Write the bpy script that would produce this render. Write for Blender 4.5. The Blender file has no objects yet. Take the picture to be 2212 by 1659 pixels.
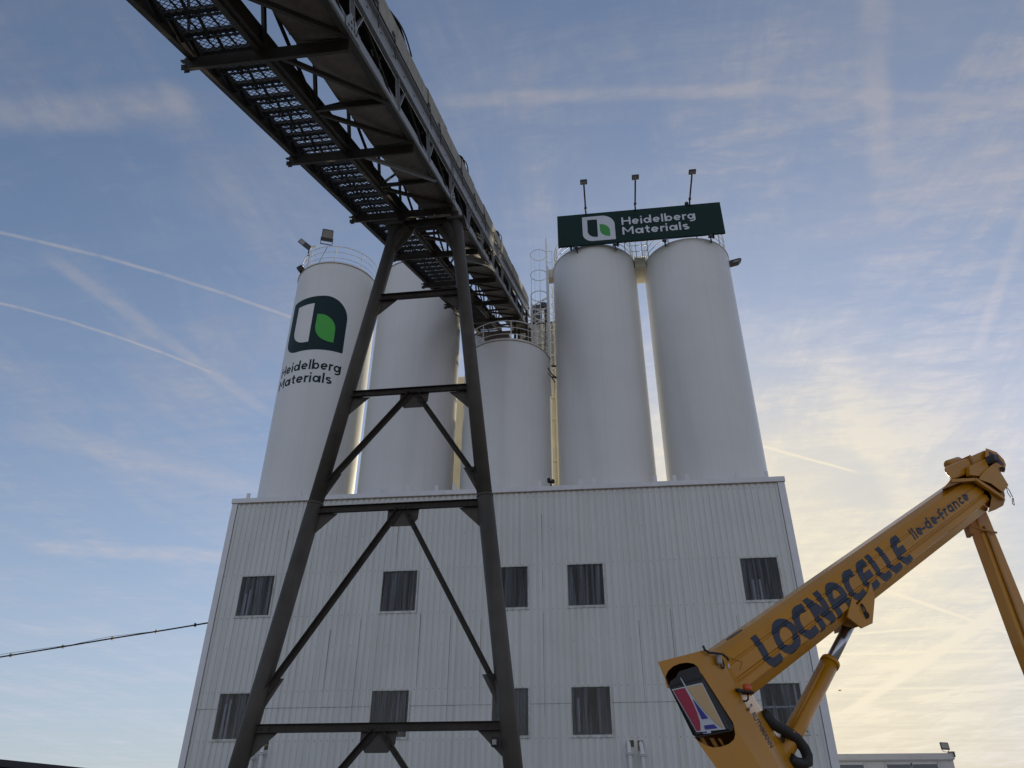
import bpy, bmesh, math, random
from mathutils import Vector, Matrix
from mathutils.geometry import tessellate_polygon
random.seed(7)
sc = bpy.context.scene
R = math.radians
# ------------------------------------------------------------------ camera
PITCH, ROLL, YAW = R(31.38), R(0.328), R(7.65)
cd = bpy.data.cameras.new('camera'); cam = bpy.data.objects.new('camera', cd); sc.collection.objects.link(cam)
cd.sensor_width = 36; cd.lens = 36 * 1662 / 2212; cd.clip_end = 5000; cd.clip_start = 0.05
F = Vector((0, math.cos(PITCH), math.sin(PITCH))); R0 = Vector((1, 0, 0)); U0 = Vector((0, -math.sin(PITCH), math.cos(PITCH)))
Rr = R0 * math.cos(ROLL) + U0 * math.sin(ROLL); Uu = -R0 * math.sin(ROLL) + U0 * math.cos(ROLL)
Mz = Matrix.Rotation(YAW, 3, 'Z')
F, Rr, Uu = Mz @ F, Mz @ Rr, Mz @ Uu
M = Matrix((Rr, Uu, -F)).transposed().to_4x4(); M.translation = Vector((0, -29, 1.6))
cam.matrix_world = M
sc.camera = cam
# ------------------------------------------------------------------ light
SUN_AZ, SUN_EL = R(11.0), R(14.5)
sun_dir = Vector((math.sin(SUN_AZ) * math.cos(SUN_EL), math.cos(SUN_AZ) * math.cos(SUN_EL), math.sin(SUN_EL)))
sl = bpy.data.lights.new('sun', 'SUN'); sl.energy = 4.6; sl.angle = R(0.5); sl.color = (1.0, 0.87, 0.62)
so = bpy.data.objects.new('sun', sl); sc.collection.objects.link(so)
so.rotation_euler = (-sun_dir).to_track_quat('-Z', 'Y').to_euler(); so.location = (0, 0, 60)
sc.view_settings.view_transform = 'Standard'; sc.view_settings.look = 'None'
sc.view_settings.exposure = 0.0; sc.view_settings.gamma = 1.0
# world: Nishita sky with high cirrus and old contrails laid out on the plane of the cloud layer
w = bpy.data.worlds.new('World'); sc.world = w; w.use_nodes = True
nt = w.node_tree; nt.nodes.clear()
def N(t, **k):
    n = nt.nodes.new(t)
    for a, b in k.items(): setattr(n, a, b)
    return n
def LK(a, b): nt.links.new(a, b)
def mth(op, a, b=None, c=None, clamp=False):
    n = N('ShaderNodeMath', operation=op); n.use_clamp = clamp
    for i, v in enumerate((a, b, c)):
        if v is None: continue
        if isinstance(v, (int, float)): n.inputs[i].default_value = v
        else: LK(v, n.inputs[i])
    return n.outputs[0]
sky = N('ShaderNodeTexSky', sky_type='NISHITA', sun_disc=False)
sky.sun_elevation = SUN_EL; sky.sun_rotation = SUN_AZ
sky.air_density = 1.0; sky.dust_density = .7; sky.ozone_density = 3.0; sky.altitude = 60
tc = N('ShaderNodeTexCoord'); sep = N('ShaderNodeSeparateXYZ'); LK(tc.outputs['Generated'], sep.inputs[0])
zz = mth('MAXIMUM', sep.outputs[2], 0.045)
px = mth('DIVIDE', sep.outputs[0], zz); py = mth('DIVIDE', sep.outputs[1], zz)
cmb = N('ShaderNodeCombineXYZ'); LK(px, cmb.inputs[0]); LK(py, cmb.inputs[1])
def noise(scale, detail, rough, sx, sy, rot=0, off=0, dist=0.0):
    mp = N('ShaderNodeMapping'); LK(cmb.outputs[0], mp.inputs[0])
    mp.inputs['Rotation'].default_value = (0, 0, rot); mp.inputs['Scale'].default_value = (sx, sy, 1); mp.inputs['Location'].default_value = (off, off * .7, 0)
    n = N('ShaderNodeTexNoise'); LK(mp.outputs[0], n.inputs['Vector'])
    n.inputs['Scale'].default_value = scale; n.inputs['Detail'].default_value = detail; n.inputs['Roughness'].default_value = rough
    n.inputs['Distortion'].default_value = dist
    return n.outputs[0]
def smooth(v, a, b):
    n = N('ShaderNodeMapRange', interpolation_type='SMOOTHSTEP'); LK(v, n.inputs[0])
    n.inputs[1].default_value = a; n.inputs[2].default_value = b; return n.outputs[0]
big = smooth(noise(1.3, 3, .5, 1, 1, off=3.1), .30, .78)                   # broad fields of thin cloud
cirr = smooth(noise(2.0, 10, .68, 1.9, .55, R(-28), 1.7, .6), .40, .70)       # fibrous streaks
cir2 = smooth(noise(2.6, 10, .70, .55, 2.0, R(12), 8.2, .5), .42, .74)       # a second set, crossing
rip = smooth(noise(12.0, 9, .70, .6, 1.7, R(15), 5.3, .4), .38, .72)        # ripples
mott = smooth(noise(16.0, 5, .6, 1.2, .8, R(40), 2.2, .4), .30, .72)
side = mth('ADD', .62, mth('MULTIPLY', smooth(mth('ADD', px, mth('MULTIPLY', py, .25)), -.35, .75), .75))   # thicker toward the sun side
veil = mth('ADD', mth('MULTIPLY', big, .22), mth('MULTIPLY', mth('MULTIPLY', cirr, rip), .55))
veil = mth('ADD', veil, mth('MULTIPLY', mth('MULTIPLY', big, cirr), .34))
veil = mth('ADD', veil, mth('MULTIPLY', mth('MULTIPLY', cir2, mth('ADD', .35, mth('MULTIPLY', mott, .65))), .42))
veil = mth('ADD', mth('MULTIPLY', veil, mth('MULTIPLY', side, .82)), mth('MULTIPLY', side, .10))
nw = noise(7.0, 4, .6, 1, 1, off=9)                                          # wobble and breakup of the trails
nb = smooth(noise(14.0, 5, .65, 1, 1, off=4), .30, .70)
def contrail(p, q, wid, dens, soft=1.0, ext=.06):
    (ax, ay), (bx, by) = p, q
    dx, dy = bx - ax, by - ay; L = math.hypot(dx, dy); dx /= L; dy /= L
    along = mth('ADD', mth('MULTIPLY', px, dx), mth('MULTIPLY', py, dy)); a0 = ax * dx + ay * dy
    acr = mth('ADD', mth('MULTIPLY', px, -dy), mth('MULTIPLY', py, dx)); c0 = -ax * dy + ay * dx
    wob = mth('MULTIPLY', mth('SUBTRACT', nw, .5), wid * .8)
    d = mth('ABSOLUTE', mth('ADD', mth('SUBTRACT', acr, c0), wob))
    core = smooth(d, wid, wid * .15)
    e = ext * L + .01
    ends = mth('MULTIPLY', smooth(along, a0 - e, a0 + e), smooth(along, a0 + L + e, a0 + L - e))
    brk = mth('ADD', mth('MULTIPLY', nb, .6 * soft), 1 - .6 * soft)
    return mth('MULTIPLY', mth('MULTIPLY', core, ends), mth('MULTIPLY', brk, dens * 1.3))
CA_ = [(-1.151, .938), (-1.057, .988), (-.962, 1.046), (-.866, 1.113), (-.768, 1.192), (-.655, 1.293)]
CB_ = [(-1.306, 1.133), (-1.231, 1.182), (-1.158, 1.24), (-1.085, 1.308), (-1.013, 1.387), (-.939, 1.481)]
TR = [(p, q, .0085, .46, .7) for C_ in (CA_, CB_) for p, q in zip(C_, C_[1:])] + [
      ((-1.0, .70), (-.60, .73), .055, .34, 1), ((-.23, .768), (.26, .812), .020, .30, 1), ((.26, .812), (.70, .89), .016, .20, 1),
      ((.40, 2.02), (.75, 2.26), .010, .45, .6), ((1.2, 3.57), (2.3, 4.70), .022, .42, .4),
      ((1.0, 4.86), (2.6, 4.86), .055, .35, .5), ((1.84, 7.1), (1.82, 3.6), .09, .40, .6), ((1.1, 4.40), (2.4, 4.10), .035, .35, .5),
      ((.40, .66), (.50, 1.02), .030, .26, 1), ((.79, 1.12), (.87, 1.62), .022, .30, 1), ((-1.06, 1.04), (-.88, 1.70), .035, .28, 1),
      ((.55, 1.6), (1.05, 2.68), .075, .26, 1), ((.75, .78), (.95, .92), .05, .35, 1), ((2.2, 6.4), (3.4, 5.1), .10, .35, .6),
      ((1.5, 6.0), (3.3, 6.1), .07, .25, .6), ((-1.6, 1.7), (-.9, 2.4), .12, .22, 1), ((-2.2, 2.6), (-1.2, 2.9), .14, .30, 1)]
tr_ = None
for p, q, wd, dn, sf in TR:
    c_ = contrail(p, q, wd, dn, sf, ext=.015 if wd == .0085 else .06)
    if wd == .0085: tr_ = c_ if tr_ is None else mth('MAXIMUM', tr_, c_)
    else: veil = mth('ADD', veil, c_)
veil = mth('ADD', veil, tr_)
hz = smooth(sep.outputs[2], .62, .05)                                        # more cloud path near the horizon
veil = mth('ADD', veil, mth('ADD', mth('MULTIPLY', hz, .22), .09))
back0 = smooth(sep.outputs[1], .25, -.5)                                       # unseen cloud sheet added behind the camera to light the front faces
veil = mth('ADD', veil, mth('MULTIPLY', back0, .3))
veil = mth('MINIMUM', veil, .93)
def softcap(col, L0, pw):
    bwn = N('ShaderNodeRGBToBW'); LK(col, bwn.inputs[0]); q_ = mth('DIVIDE', bwn.outputs[0], L0)
    k_ = mth('POWER', mth('ADD', 1.0, mth('POWER', q_, pw)), -1 / pw)
    v_ = N('ShaderNodeVectorMath', operation='SCALE'); LK(col, v_.inputs[0]); LK(k_, v_.inputs['Scale']); return v_.outputs[0]
base = softcap(sky.outputs[0], 4.25, 2.8)                                     # the haze round the sun evens out the brightest part
bw = N('ShaderNodeRGBToBW'); LK(base, bw.inputs[0])
lum = mth('ADD', mth('MULTIPLY', bw.outputs[0], 1.12), 1.2)
# thin cloud scatters sunlight forward: whiter everywhere, warm round the sun
dn_ = N('ShaderNodeVectorMath', operation='DOT_PRODUCT'); LK(tc.outputs['Generated'], dn_.inputs[0]); dn_.inputs[1].default_value = sun_dir
glow = smooth(dn_.outputs['Value'], .92, 1.0); glow2 = mth('POWER', mth('MAXIMUM', dn_.outputs['Value'], 0), 26)
cc = N('ShaderNodeMix', data_type='RGBA'); LK(glow, cc.inputs['Factor'])
cc.inputs[6].default_value = (.85, .875, 1.03, 1); cc.inputs[7].default_value = (1.06, .95, .72, 1)
cm = N('ShaderNodeVectorMath', operation='SCALE'); LK(cc.outputs[2], cm.inputs[0])
back_ = smooth(dn_.outputs['Value'], .35, -.55)                                # clouds opposite the sun brightened, added light for the front faces
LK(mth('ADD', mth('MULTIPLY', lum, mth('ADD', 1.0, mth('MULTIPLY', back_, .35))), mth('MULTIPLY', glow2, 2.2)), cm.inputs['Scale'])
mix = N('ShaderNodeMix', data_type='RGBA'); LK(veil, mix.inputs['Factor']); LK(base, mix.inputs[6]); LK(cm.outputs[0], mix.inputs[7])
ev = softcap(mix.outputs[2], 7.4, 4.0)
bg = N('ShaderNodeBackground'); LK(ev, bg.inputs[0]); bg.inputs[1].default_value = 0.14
wo = N('ShaderNodeOutputWorld'); LK(bg.outputs[0], wo.inputs[0])

# ------------------------------------------------------------------ materials
def mat(name, col, rough=.5, metal=0.0, var=.12, scale=3.0, bump=.0, bscale=40, streak=0.0, dirt=(.12, .10, .07), zs=.12, spec=.5, rv=1.0):
    m = bpy.data.materials.new(name); m.use_nodes = True; t = m.node_tree; b = t.nodes['Principled BSDF']
    b.inputs['Roughness'].default_value = rough; b.inputs['Metallic'].default_value = metal; b.inputs['Specular IOR Level'].default_value = spec
    g = t.nodes.new('ShaderNodeTexCoord')
    n = t.nodes.new('ShaderNodeTexNoise'); n.inputs['Scale'].default_value = scale; n.inputs['Detail'].default_value = 6
    t.links.new(g.outputs['Object'], n.inputs['Vector'])
    r = t.nodes.new('ShaderNodeValToRGB'); e = r.color_ramp.elements
    e[0].position, e[1].position = .3, .7
    e[0].color = tuple(c * (1 - var) for c in col) + (1,); e[1].color = tuple(min(1, c * (1 + var * .6)) for c in col) + (1,)
    t.links.new(n.outputs[0], r.inputs[0]); out = r.outputs[0]
    if streak:
        mp = t.nodes.new('ShaderNodeMapping'); mp.inputs['Scale'].default_value = (4.0, 4.0, zs); t.links.new(g.outputs['Object'], mp.inputs[0])
        n2 = t.nodes.new('ShaderNodeTexNoise'); n2.inputs['Scale'].default_value = 1.6; n2.inputs['Detail'].default_value = 5; t.links.new(mp.outputs[0], n2.inputs['Vector'])
        mr = t.nodes.new('ShaderNodeMapRange'); mr.inputs[1].default_value = .48; mr.inputs[2].default_value = .8; mr.inputs[4].default_value = streak
        t.links.new(n2.outputs[0], mr.inputs[0])
        mx = t.nodes.new('ShaderNodeMix'); mx.data_type = 'RGBA'; t.links.new(mr.outputs[0], mx.inputs['Factor'])
        t.links.new(out, mx.inputs[6]); mx.inputs[7].default_value = tuple(dirt) + (1,); out = mx.outputs[2]
    t.links.new(out, b.inputs['Base Color'])
    rr = t.nodes.new('ShaderNodeMapRange'); rr.inputs[3].default_value = max(.02, rough - .08 * rv); rr.inputs[4].default_value = min(1, rough + .12 * rv)
    t.links.new(n.outputs[0], rr.inputs[0]); t.links.new(rr.outputs[0], b.inputs['Roughness'])
    if bump:
        n3 = t.nodes.new('ShaderNodeTexNoise'); n3.inputs['Scale'].default_value = bscale; n3.inputs['Detail'].default_value = 3
        t.links.new(g.outputs['Object'], n3.inputs['Vector'])
        bp = t.nodes.new('ShaderNodeBump'); bp.inputs['Strength'].default_value = bump; bp.inputs['Distance'].default_value = .02
        t.links.new(n3.outputs[0], bp.inputs['Height']); t.links.new(bp.outputs[0], b.inputs['Normal'])
    return m
M_silo = mat('silo_paint', (.72, .72, .70), .30, var=.035, scale=.6, bump=.012, bscale=1.0, rv=.2, streak=.14, dirt=(.48, .46, .40), zs=.05)
M_clad = mat('cladding_paint', (.68, .69, .66), .5, var=.07, scale=.45, bump=.05, bscale=3, streak=.42, dirt=(.44, .45, .34), zs=.05)
M_lap = mat('sheet_gap', (.06, .055, .05), .9)
M_trim = mat('trim_paint', (.74, .75, .76), .45, var=.05, streak=.15, dirt=(.45, .44, .40))
M_screw = mat('screw_head', (.16, .13, .11), .6, metal=.3)
M_sill = mat('sill_flashing', (.60, .62, .58), .5, var=.25, scale=9, streak=.6, dirt=(.13, .13, .08), zs=.8)
M_rust = mat('drip_edge_rust', (.42, .34, .27), .7, var=.3, scale=6)
M_steel = mat('dark_steel_paint', (.048, .041, .034), .55, var=.3, scale=2.5, bump=.1, streak=.45, dirt=(.085, .058, .038), zs=.1, spec=.22)
M_leg = mat('trestle_paint', (.088, .080, .067), .5, var=.2, scale=2.0, bump=.08, streak=.45, dirt=(.045, .038, .030), zs=.06, spec=.22)
M_girder = mat('girder_galvanised', (.25, .265, .28), .5, var=.12, scale=2, streak=.3, dirt=(.16, .13, .10), zs=.2)
M_pan = mat('belt_pan_steel', (.14, .112, .088), .6, var=.35, scale=1.1, bump=.15, bscale=8, streak=.55, dirt=(.24, .20, .16), zs=.6)
M_black = mat('black_rubber', (.018, .018, .019), .6, var=.2)
M_hood = mat('fibre_cement', (.33, .32, .28), .85, var=.18, scale=4, bump=.3, bscale=25, streak=.5, dirt=(.14, .13, .09), zs=.4)
M_grate = mat('grating_steel', (.035, .033, .030), .7, var=.2)
M_white = mat('white_metal', (.72, .73, .72), .42, var=.06)
M_cream = mat('cream_wall', (.66, .62, .50), .7, var=.10, scale=1.2, streak=.3, dirt=(.4, .34, .24), zs=.2)
M_conc = mat('grey_panel', (.40, .39, .36), .8, var=.2, scale=1.5, streak=.4, dirt=(.2, .19, .17), zs=.3)
M_dgreen = mat('sign_green', (.001, .024, .019), .5, var=.12, scale=1, spec=.25)
M_dkpaint = mat('lettering_green', (.003, .024, .026), .5, var=.1, spec=.25)
M_grey = mat('sign_white', (.60, .63, .68), .5, var=.04)
M_leaf = mat('leaf_green', (.055, .40, .045), .45, var=.05)
M_leafs = mat('leaf_green_sign', (.04, .30, .05), .45, var=.05)
M_yel = mat('boom_paint', (.49, .215, .006), .26, var=.10, scale=1.3, bump=.03, streak=.25, dirt=(.33, .15, .02), zs=.6)
M_yin = mat('boom_paint_shaded', (.36, .16, .02), .5, var=.25)  # boom yellow darkened; shade of the interior painted into the colour
M_navy = mat('navy_lettering', (.022, .034, .062), .45, var=.12)
M_dtext = mat('dark_lettering', (.02, .02, .022), .5)
M_chrome = mat('chrome_rod', (.42, .44, .48), .22, metal=1.0, var=.05)
M_red = mat('crimson_panel', (.32, .008, .045), .5, var=.05)
M_beige = mat('beige_panel', (.52, .37, .19), .55, var=.06)
M_blue = mat('blue_panel', (.02, .02, .25), .5, var=.05)
M_lwhite = mat('pale_outline', (.50, .53, .56), .5, var=.04)
M_orange = mat('beacon_orange', (.60, .10, .03), .35, var=.1)
M_lampgl = mat('lamp_glass', (.30, .28, .25), .15, var=.2, scale=20)
M_lampb = mat('lamp_body', (.045, .047, .05), .5, var=.2)
M_pole = mat('arm_bronze', (.09, .05, .05), .5, var=.2)
M_asph = mat('yard_concrete', (.22, .215, .20), .9, var=.3, scale=.7, bump=.5, bscale=30)
M_office = mat('office_render', (.52, .53, .55), .6, var=.06)
M_glass = mat('office_glass', (.02, .03, .04), .08, var=.1, spec=.8)
M_bark = mat('bark', (.08, .06, .05), .9)
M_bird = mat('bird_plumage', (.03, .03, .035), .8)
M_darkroof = mat('dark_roof_sheet', (.05, .05, .055), .6, var=.2)
# window sheet: tinted profiled sheet one can partly see through
M_pane = bpy.data.materials.new('tinted_window_sheet'); M_pane.use_nodes = True
t = M_pane.node_tree; b = t.nodes['Principled BSDF']; b.inputs['Base Color'].default_value = (.030, .040, .060, 1); b.inputs['Roughness'].default_value = .28
tr = t.nodes.new('ShaderNodeBsdfTransparent'); tr.inputs[0].default_value = (.86, .89, .94, 1)
ms = t.nodes.new('ShaderNodeMixShader'); g = t.nodes.new('ShaderNodeTexCoord'); mp = t.nodes.new('ShaderNodeMapping'); mp.inputs['Scale'].default_value = (7, 7, .35)
n = t.nodes.new('ShaderNodeTexNoise'); n.inputs['Scale'].default_value = 1.1; n.inputs['Detail'].default_value = 3
mr = t.nodes.new('ShaderNodeMapRange'); mr.inputs[1].default_value = .3; mr.inputs[2].default_value = .75; mr.inputs[3].default_value = .70; mr.inputs[4].default_value = .25
oi = t.nodes.new('ShaderNodeObjectInfo'); ad = t.nodes.new('ShaderNodeVectorMath'); ad.operation = 'ADD'; mo = t.nodes.new('ShaderNodeMath'); mo.operation = 'MULTIPLY'; mo.inputs[1].default_value = 37
t.links.new(oi.outputs['Random'], mo.inputs[0]); t.links.new(g.outputs['Object'], mp.inputs[0]); t.links.new(mp.outputs[0], ad.inputs[0]); t.links.new(mo.outputs[0], ad.inputs[1])
t.links.new(ad.outputs[0], n.inputs['Vector']); t.links.new(n.outputs[0], mr.inputs[0]); t.links.new(mr.outputs[0], ms.inputs[0])
rp = t.nodes.new('ShaderNodeValToRGB'); rp.color_ramp.elements[0].color = (.035, .045, .065, 1); rp.color_ramp.elements[1].color = (.22, .24, .27, 1); rp.color_ramp.elements[0].position = .35; rp.color_ramp.elements[1].position = .8
t.links.new(n.outputs[0], rp.inputs[0]); t.links.new(rp.outputs[0], b.inputs['Base Color'])
t.links.new(b.outputs[0], ms.inputs[1]); t.links.new(tr.outputs[0], ms.inputs[2])
t.links.new(ms.outputs[0], t.nodes['Material Output'].inputs[0])

# ------------------------------------------------------------------ builders
COL = sc.collection
def tag(o, label=None, cat=None, group=None, kind=None):
    if label: o['label'] = label
    if cat: o['category'] = cat
    if group: o['group'] = group
    if kind: o['kind'] = kind
    return o
def thing(name, label, cat, loc=(0, 0, 0), group=None):
    o = bpy.data.objects.new(name, None); COL.objects.link(o); o.location = loc; o.empty_display_size = .3
    return tag(o, label, cat, group)
class MB:
    def __init__(s): s.bm = bmesh.new(); s.mi = 0
    def _f(s, vs, smooth=False):
        try:
            f = s.bm.faces.new(vs); f.material_index = s.mi; f.smooth = smooth; return f
        except ValueError: return None
    def v(s, p): return s.bm.verts.new(p)
    def hexa(s, c):  # 8 corners: bottom 4, top 4
        v = [s.v(p) for p in c]
        for q in ((0, 3, 2, 1), (4, 5, 6, 7), (0, 1, 5, 4), (1, 2, 6, 5), (2, 3, 7, 6), (3, 0, 4, 7)): s._f([v[i] for i in q])
    def box(s, a, b):
        x0, y0, z0 = a; x1, y1, z1 = b
        s.hexa([(x0, y0, z0), (x1, y0, z0), (x1, y1, z0), (x0, y1, z0), (x0, y0, z1), (x1, y0, z1), (x1, y1, z1), (x0, y1, z1)])
    def bar(s, p, q, wd, ht, up=(0, 0, 1)):
        p, q = Vector(p), Vector(q); d = (q - p).normalized(); u = Vector(up); sd = d.cross(u)
        if sd.length < 1e-4: sd = d.cross(Vector((1, 0, 0)))
        sd.normalize(); u = sd.cross(d).normalized(); a = sd * wd / 2; c = u * ht / 2
        s.hexa([p - a - c, p + a - c, q + a - c, q - a - c, p - a + c, p + a + c, q + a + c, q - a + c])
    def angle(s, p, q, wd, th, up=(0, 0, 1), flip=1):  # L section
        p, q = Vector(p), Vector(q); d = (q - p).normalized(); u = Vector(up); sd = d.cross(u).normalized(); u = sd.cross(d).normalized()
        s.bar(p + u * (wd / 2 - th / 2) * 0, q, wd, th, u)
        o = sd * flip * (wd / 2 - th / 2) + u * (wd / 2 + th / 2 * 0)
        s.bar(p + o, q + o, th, wd - th, u)
    def channel(s, p, q, ht, fl, th, up=(0, 0, 1), flip=1):  # C section, web of height ht, flanges to one side
        p, q = Vector(p), Vector(q); d = (q - p).normalized(); u = Vector(up); sd = d.cross(u).normalized() * flip; u = (d.cross(sd)).normalized() * (1 if (d.cross(sd)).dot(u) > 0 else -1)
        s.bar(p, q, th, ht, u)
        for k in (-1, 1):
            o = sd * (fl / 2 + th / 2) + u * k * (ht / 2 - th / 2); s.bar(p + o, q + o, fl, th, u)
    def tube(s, pts, r, n=8, closed=False, cap=True, r2=None):
        pts = [Vector(p) for p in pts]; m = len(pts); rings = []
        for i, p in enumerate(pts):
            a = pts[i - 1] if (i > 0 or closed) else p; c = pts[(i + 1) % m] if (i < m - 1 or closed) else p
            d = (c - a).normalized()
            if i == 0:
                ref = Vector((0, 0, 1)) if abs(d.z) < .9 else Vector((1, 0, 0)); e1 = d.cross(ref).normalized()
            else:
                e1 = (e1 - d * e1.dot(d)).normalized()
            e2 = d.cross(e1); rad = r if r2 is None else r + (r2 - r) * i / max(1, m - 1)
            rings.append([s.v(p + (e1 * math.cos(2 * math.pi * k / n) + e2 * math.sin(2 * math.pi * k / n)) * rad) for k in range(n)])
        for i in range(m if closed else m - 1):
            A, B = rings[i], rings[(i + 1) % m]
            for k in range(n): s._f([A[k], A[(k + 1) % n], B[(k + 1) % n], B[k]], True)
        if cap and not closed: s._f(rings[0][::-1]); s._f(rings[-1])
    def ring(s, c, r, z, rad, n=48, a0=0, a1=360, m=8):
        cl = abs(a1 - a0) >= 360; k = n if cl else n + 1
        s.tube([(c[0] + r * math.sin(R(a0 + (a1 - a0) * i / n)), c[1] - r * math.cos(R(a0 + (a1 - a0) * i / n)), z) for i in range(k)], rad, m, cl)
    def prism2(s, A_, B_):  # two matching outlines joined into a solid
        A = [s.v(p) for p in A_]; B = [s.v(p) for p in B_]; n = len(A)
        for f in tessellate_polygon([[Vector(p) for p in A_]]):
            s._f([A[i] for i in f]); s._f([B[i] for i in reversed(f)])
        for i in range(n): s._f([A[i], A[(i + 1) % n], B[(i + 1) % n], B[i]])
    def prism(s, pts, thick):  # pts: outer outline as 3D points in a plane, extruded along vector thick
        t = Vector(thick); A = [s.v(p) for p in pts]; B = [s.v(Vector(p) + t) for p in pts]; n = len(A)
        tri = tessellate_polygon([[Vector(p) for p in pts]])
        for f in tri:
            s._f([A[i] for i in f]); s._f([B[i] for i in reversed(f)])
        for i in range(n): s._f([A[i], A[(i + 1) % n], B[(i + 1) % n], B[i]])
    def lathe(s, c, prof, n=64, smooth=True):
        rings = [[s.v((c[0] + r * math.sin(2 * math.pi * k / n), c[1] - r * math.cos(2 * math.pi * k / n), z)) if r > 1e-6 else None for k in range(n)] for r, z in prof]
        for i in range(len(prof) - 1):
            A, B = rings[i], rings[i + 1]
            ta = s.v((c[0], c[1], prof[i][1])) if prof[i][0] <= 1e-6 else None; tb = s.v((c[0], c[1], prof[i + 1][1])) if prof[i + 1][0] <= 1e-6 else None
            for k in range(n):
                j = (k + 1) % n
                if ta: s._f([ta, B[j], B[k]], smooth)
                elif tb: s._f([A[k], A[j], tb], smooth)
                else: s._f([A[k], A[j], B[j], B[k]], smooth)
    def build(s, name, mats, parent=None, bevel=0, normals=True):
        if normals: bmesh.ops.recalc_face_normals(s.bm, faces=s.bm.faces[:])
        me = bpy.data.meshes.new(name); s.bm.to_mesh(me); s.bm.free()
        for m in (mats if isinstance(mats, (list, tuple)) else [mats]): me.materials.append(m)
        o = bpy.data.objects.new(name, me); COL.objects.link(o)
        if parent: o.parent = parent; o.matrix_parent_inverse = Matrix.Translation(parent_world(parent)).inverted()
        if bevel:
            b = o.modifiers.new('bevel', 'BEVEL'); b.width = bevel; b.segments = 2; b.limit_method = 'ANGLE'; b.angle_limit = R(35)
        return o
def parent_world(p):
    return Vector(p.location) if p.parent is None else Vector((0, 0, 0))   # parts keep world coordinates in their mesh
def copy_tree(o, parent=None):
    c = o.copy(); COL.objects.link(c); c.parent = parent
    if parent: c.matrix_parent_inverse = o.matrix_parent_inverse.copy()
    for ch in list(o.children): copy_tree(ch, c)
    return c
def one(name, m, parent, fn, bevel=0, **k):
    mb = MB(); fn(mb); return mb.build(name, m, parent, bevel, **k)

def font_bm(txt, bold=.0, space=1.0):
    cu = bpy.data.curves.new('lettering', 'FONT'); cu.body = txt; cu.size = 1; cu.offset = bold; cu.space_character = space; cu.resolution_u = 6
    ob = bpy.data.objects.new('lettering', cu); COL.objects.link(ob); bpy.context.view_layer.update()
    me = bpy.data.meshes.new_from_object(ob.evaluated_get(bpy.context.evaluated_depsgraph_get()))
    bm = bmesh.new(); bm.from_mesh(me); bpy.data.objects.remove(ob); bpy.data.curves.remove(cu); bpy.data.meshes.remove(me)
    return bm
def slice_bm(bm, axis, vals):
    no = [0, 0, 0]; no[axis] = 1
    for v in vals:
        co = [0, 0, 0]; co[axis] = v
        bmesh.ops.bisect_plane(bm, geom=bm.verts[:] + bm.edges[:] + bm.faces[:], plane_co=co, plane_no=no)
def poly_bm(polys):  # flat polygons in xy as one bmesh; each a little above the last so that overlaps never share a plane
    bm = bmesh.new()
    for k, pts in enumerate(polys):
        vs = [bm.verts.new((x, y, k * .0006)) for x, y in pts]
        for f in tessellate_polygon([[Vector((x, y, 0)) for x, y in pts]]): bm.faces.new([vs[i] for i in f])
    return bm
def map_bm(bm, fn, name, m, parent, mats=None):
    for v in bm.verts: v.co = fn(v.co)
    me = bpy.data.meshes.new(name); bm.to_mesh(me); bm.free(); me.materials.append(m)
    o = bpy.data.objects.new(name, me); COL.objects.link(o)
    o.parent = parent; o.matrix_parent_inverse = Matrix.Translation(parent_world(parent)).inverted()
    return o
def fit_text(txt, x0, x1, yb, cap, bold):
    bm = font_bm(txt, bold)
    xs = [v.co.x for v in bm.verts]; a, b_ = min(xs), max(xs)
    capH = .729 + bold
    for v in bm.verts: v.co.x = x0 + (v.co.x - a) * (x1 - x0) / (b_ - a); v.co.y = yb + v.co.y * cap / capH; v.co.z = 0
    return bm
def stroke(path, wd):
    L_, R_ = [], []
    for i, p in enumerate(path):
        a = path[max(0, i - 1)]; c = path[min(len(path) - 1, i + 1)]
        if math.hypot(path[0][0] - path[-1][0], path[0][1] - path[-1][1]) < 1e-6 and len(path) > 3:
            if i == 0: a = path[-2]
            if i == len(path) - 1: c = path[1]
        dx, dy = c[0] - a[0], c[1] - a[1]; l = math.hypot(dx, dy) or 1
        L_.append((p[0] - dy / l * wd / 2, p[1] + dx / l * wd / 2)); R_.append((p[0] + dy / l * wd / 2, p[1] - dx / l * wd / 2))
    return [[L_[i], L_[i + 1], R_[i + 1], R_[i]][::-1] for i in range(len(path) - 1)]
def arc(cx_, cy_, rx, ry, a0, a1, n_=18): return [(cx_ + rx * math.cos(R(a0 + (a1 - a0) * i / n_)), cy_ + ry * math.sin(R(a0 + (a1 - a0) * i / n_))) for i in range(n_ + 1)]
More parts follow.
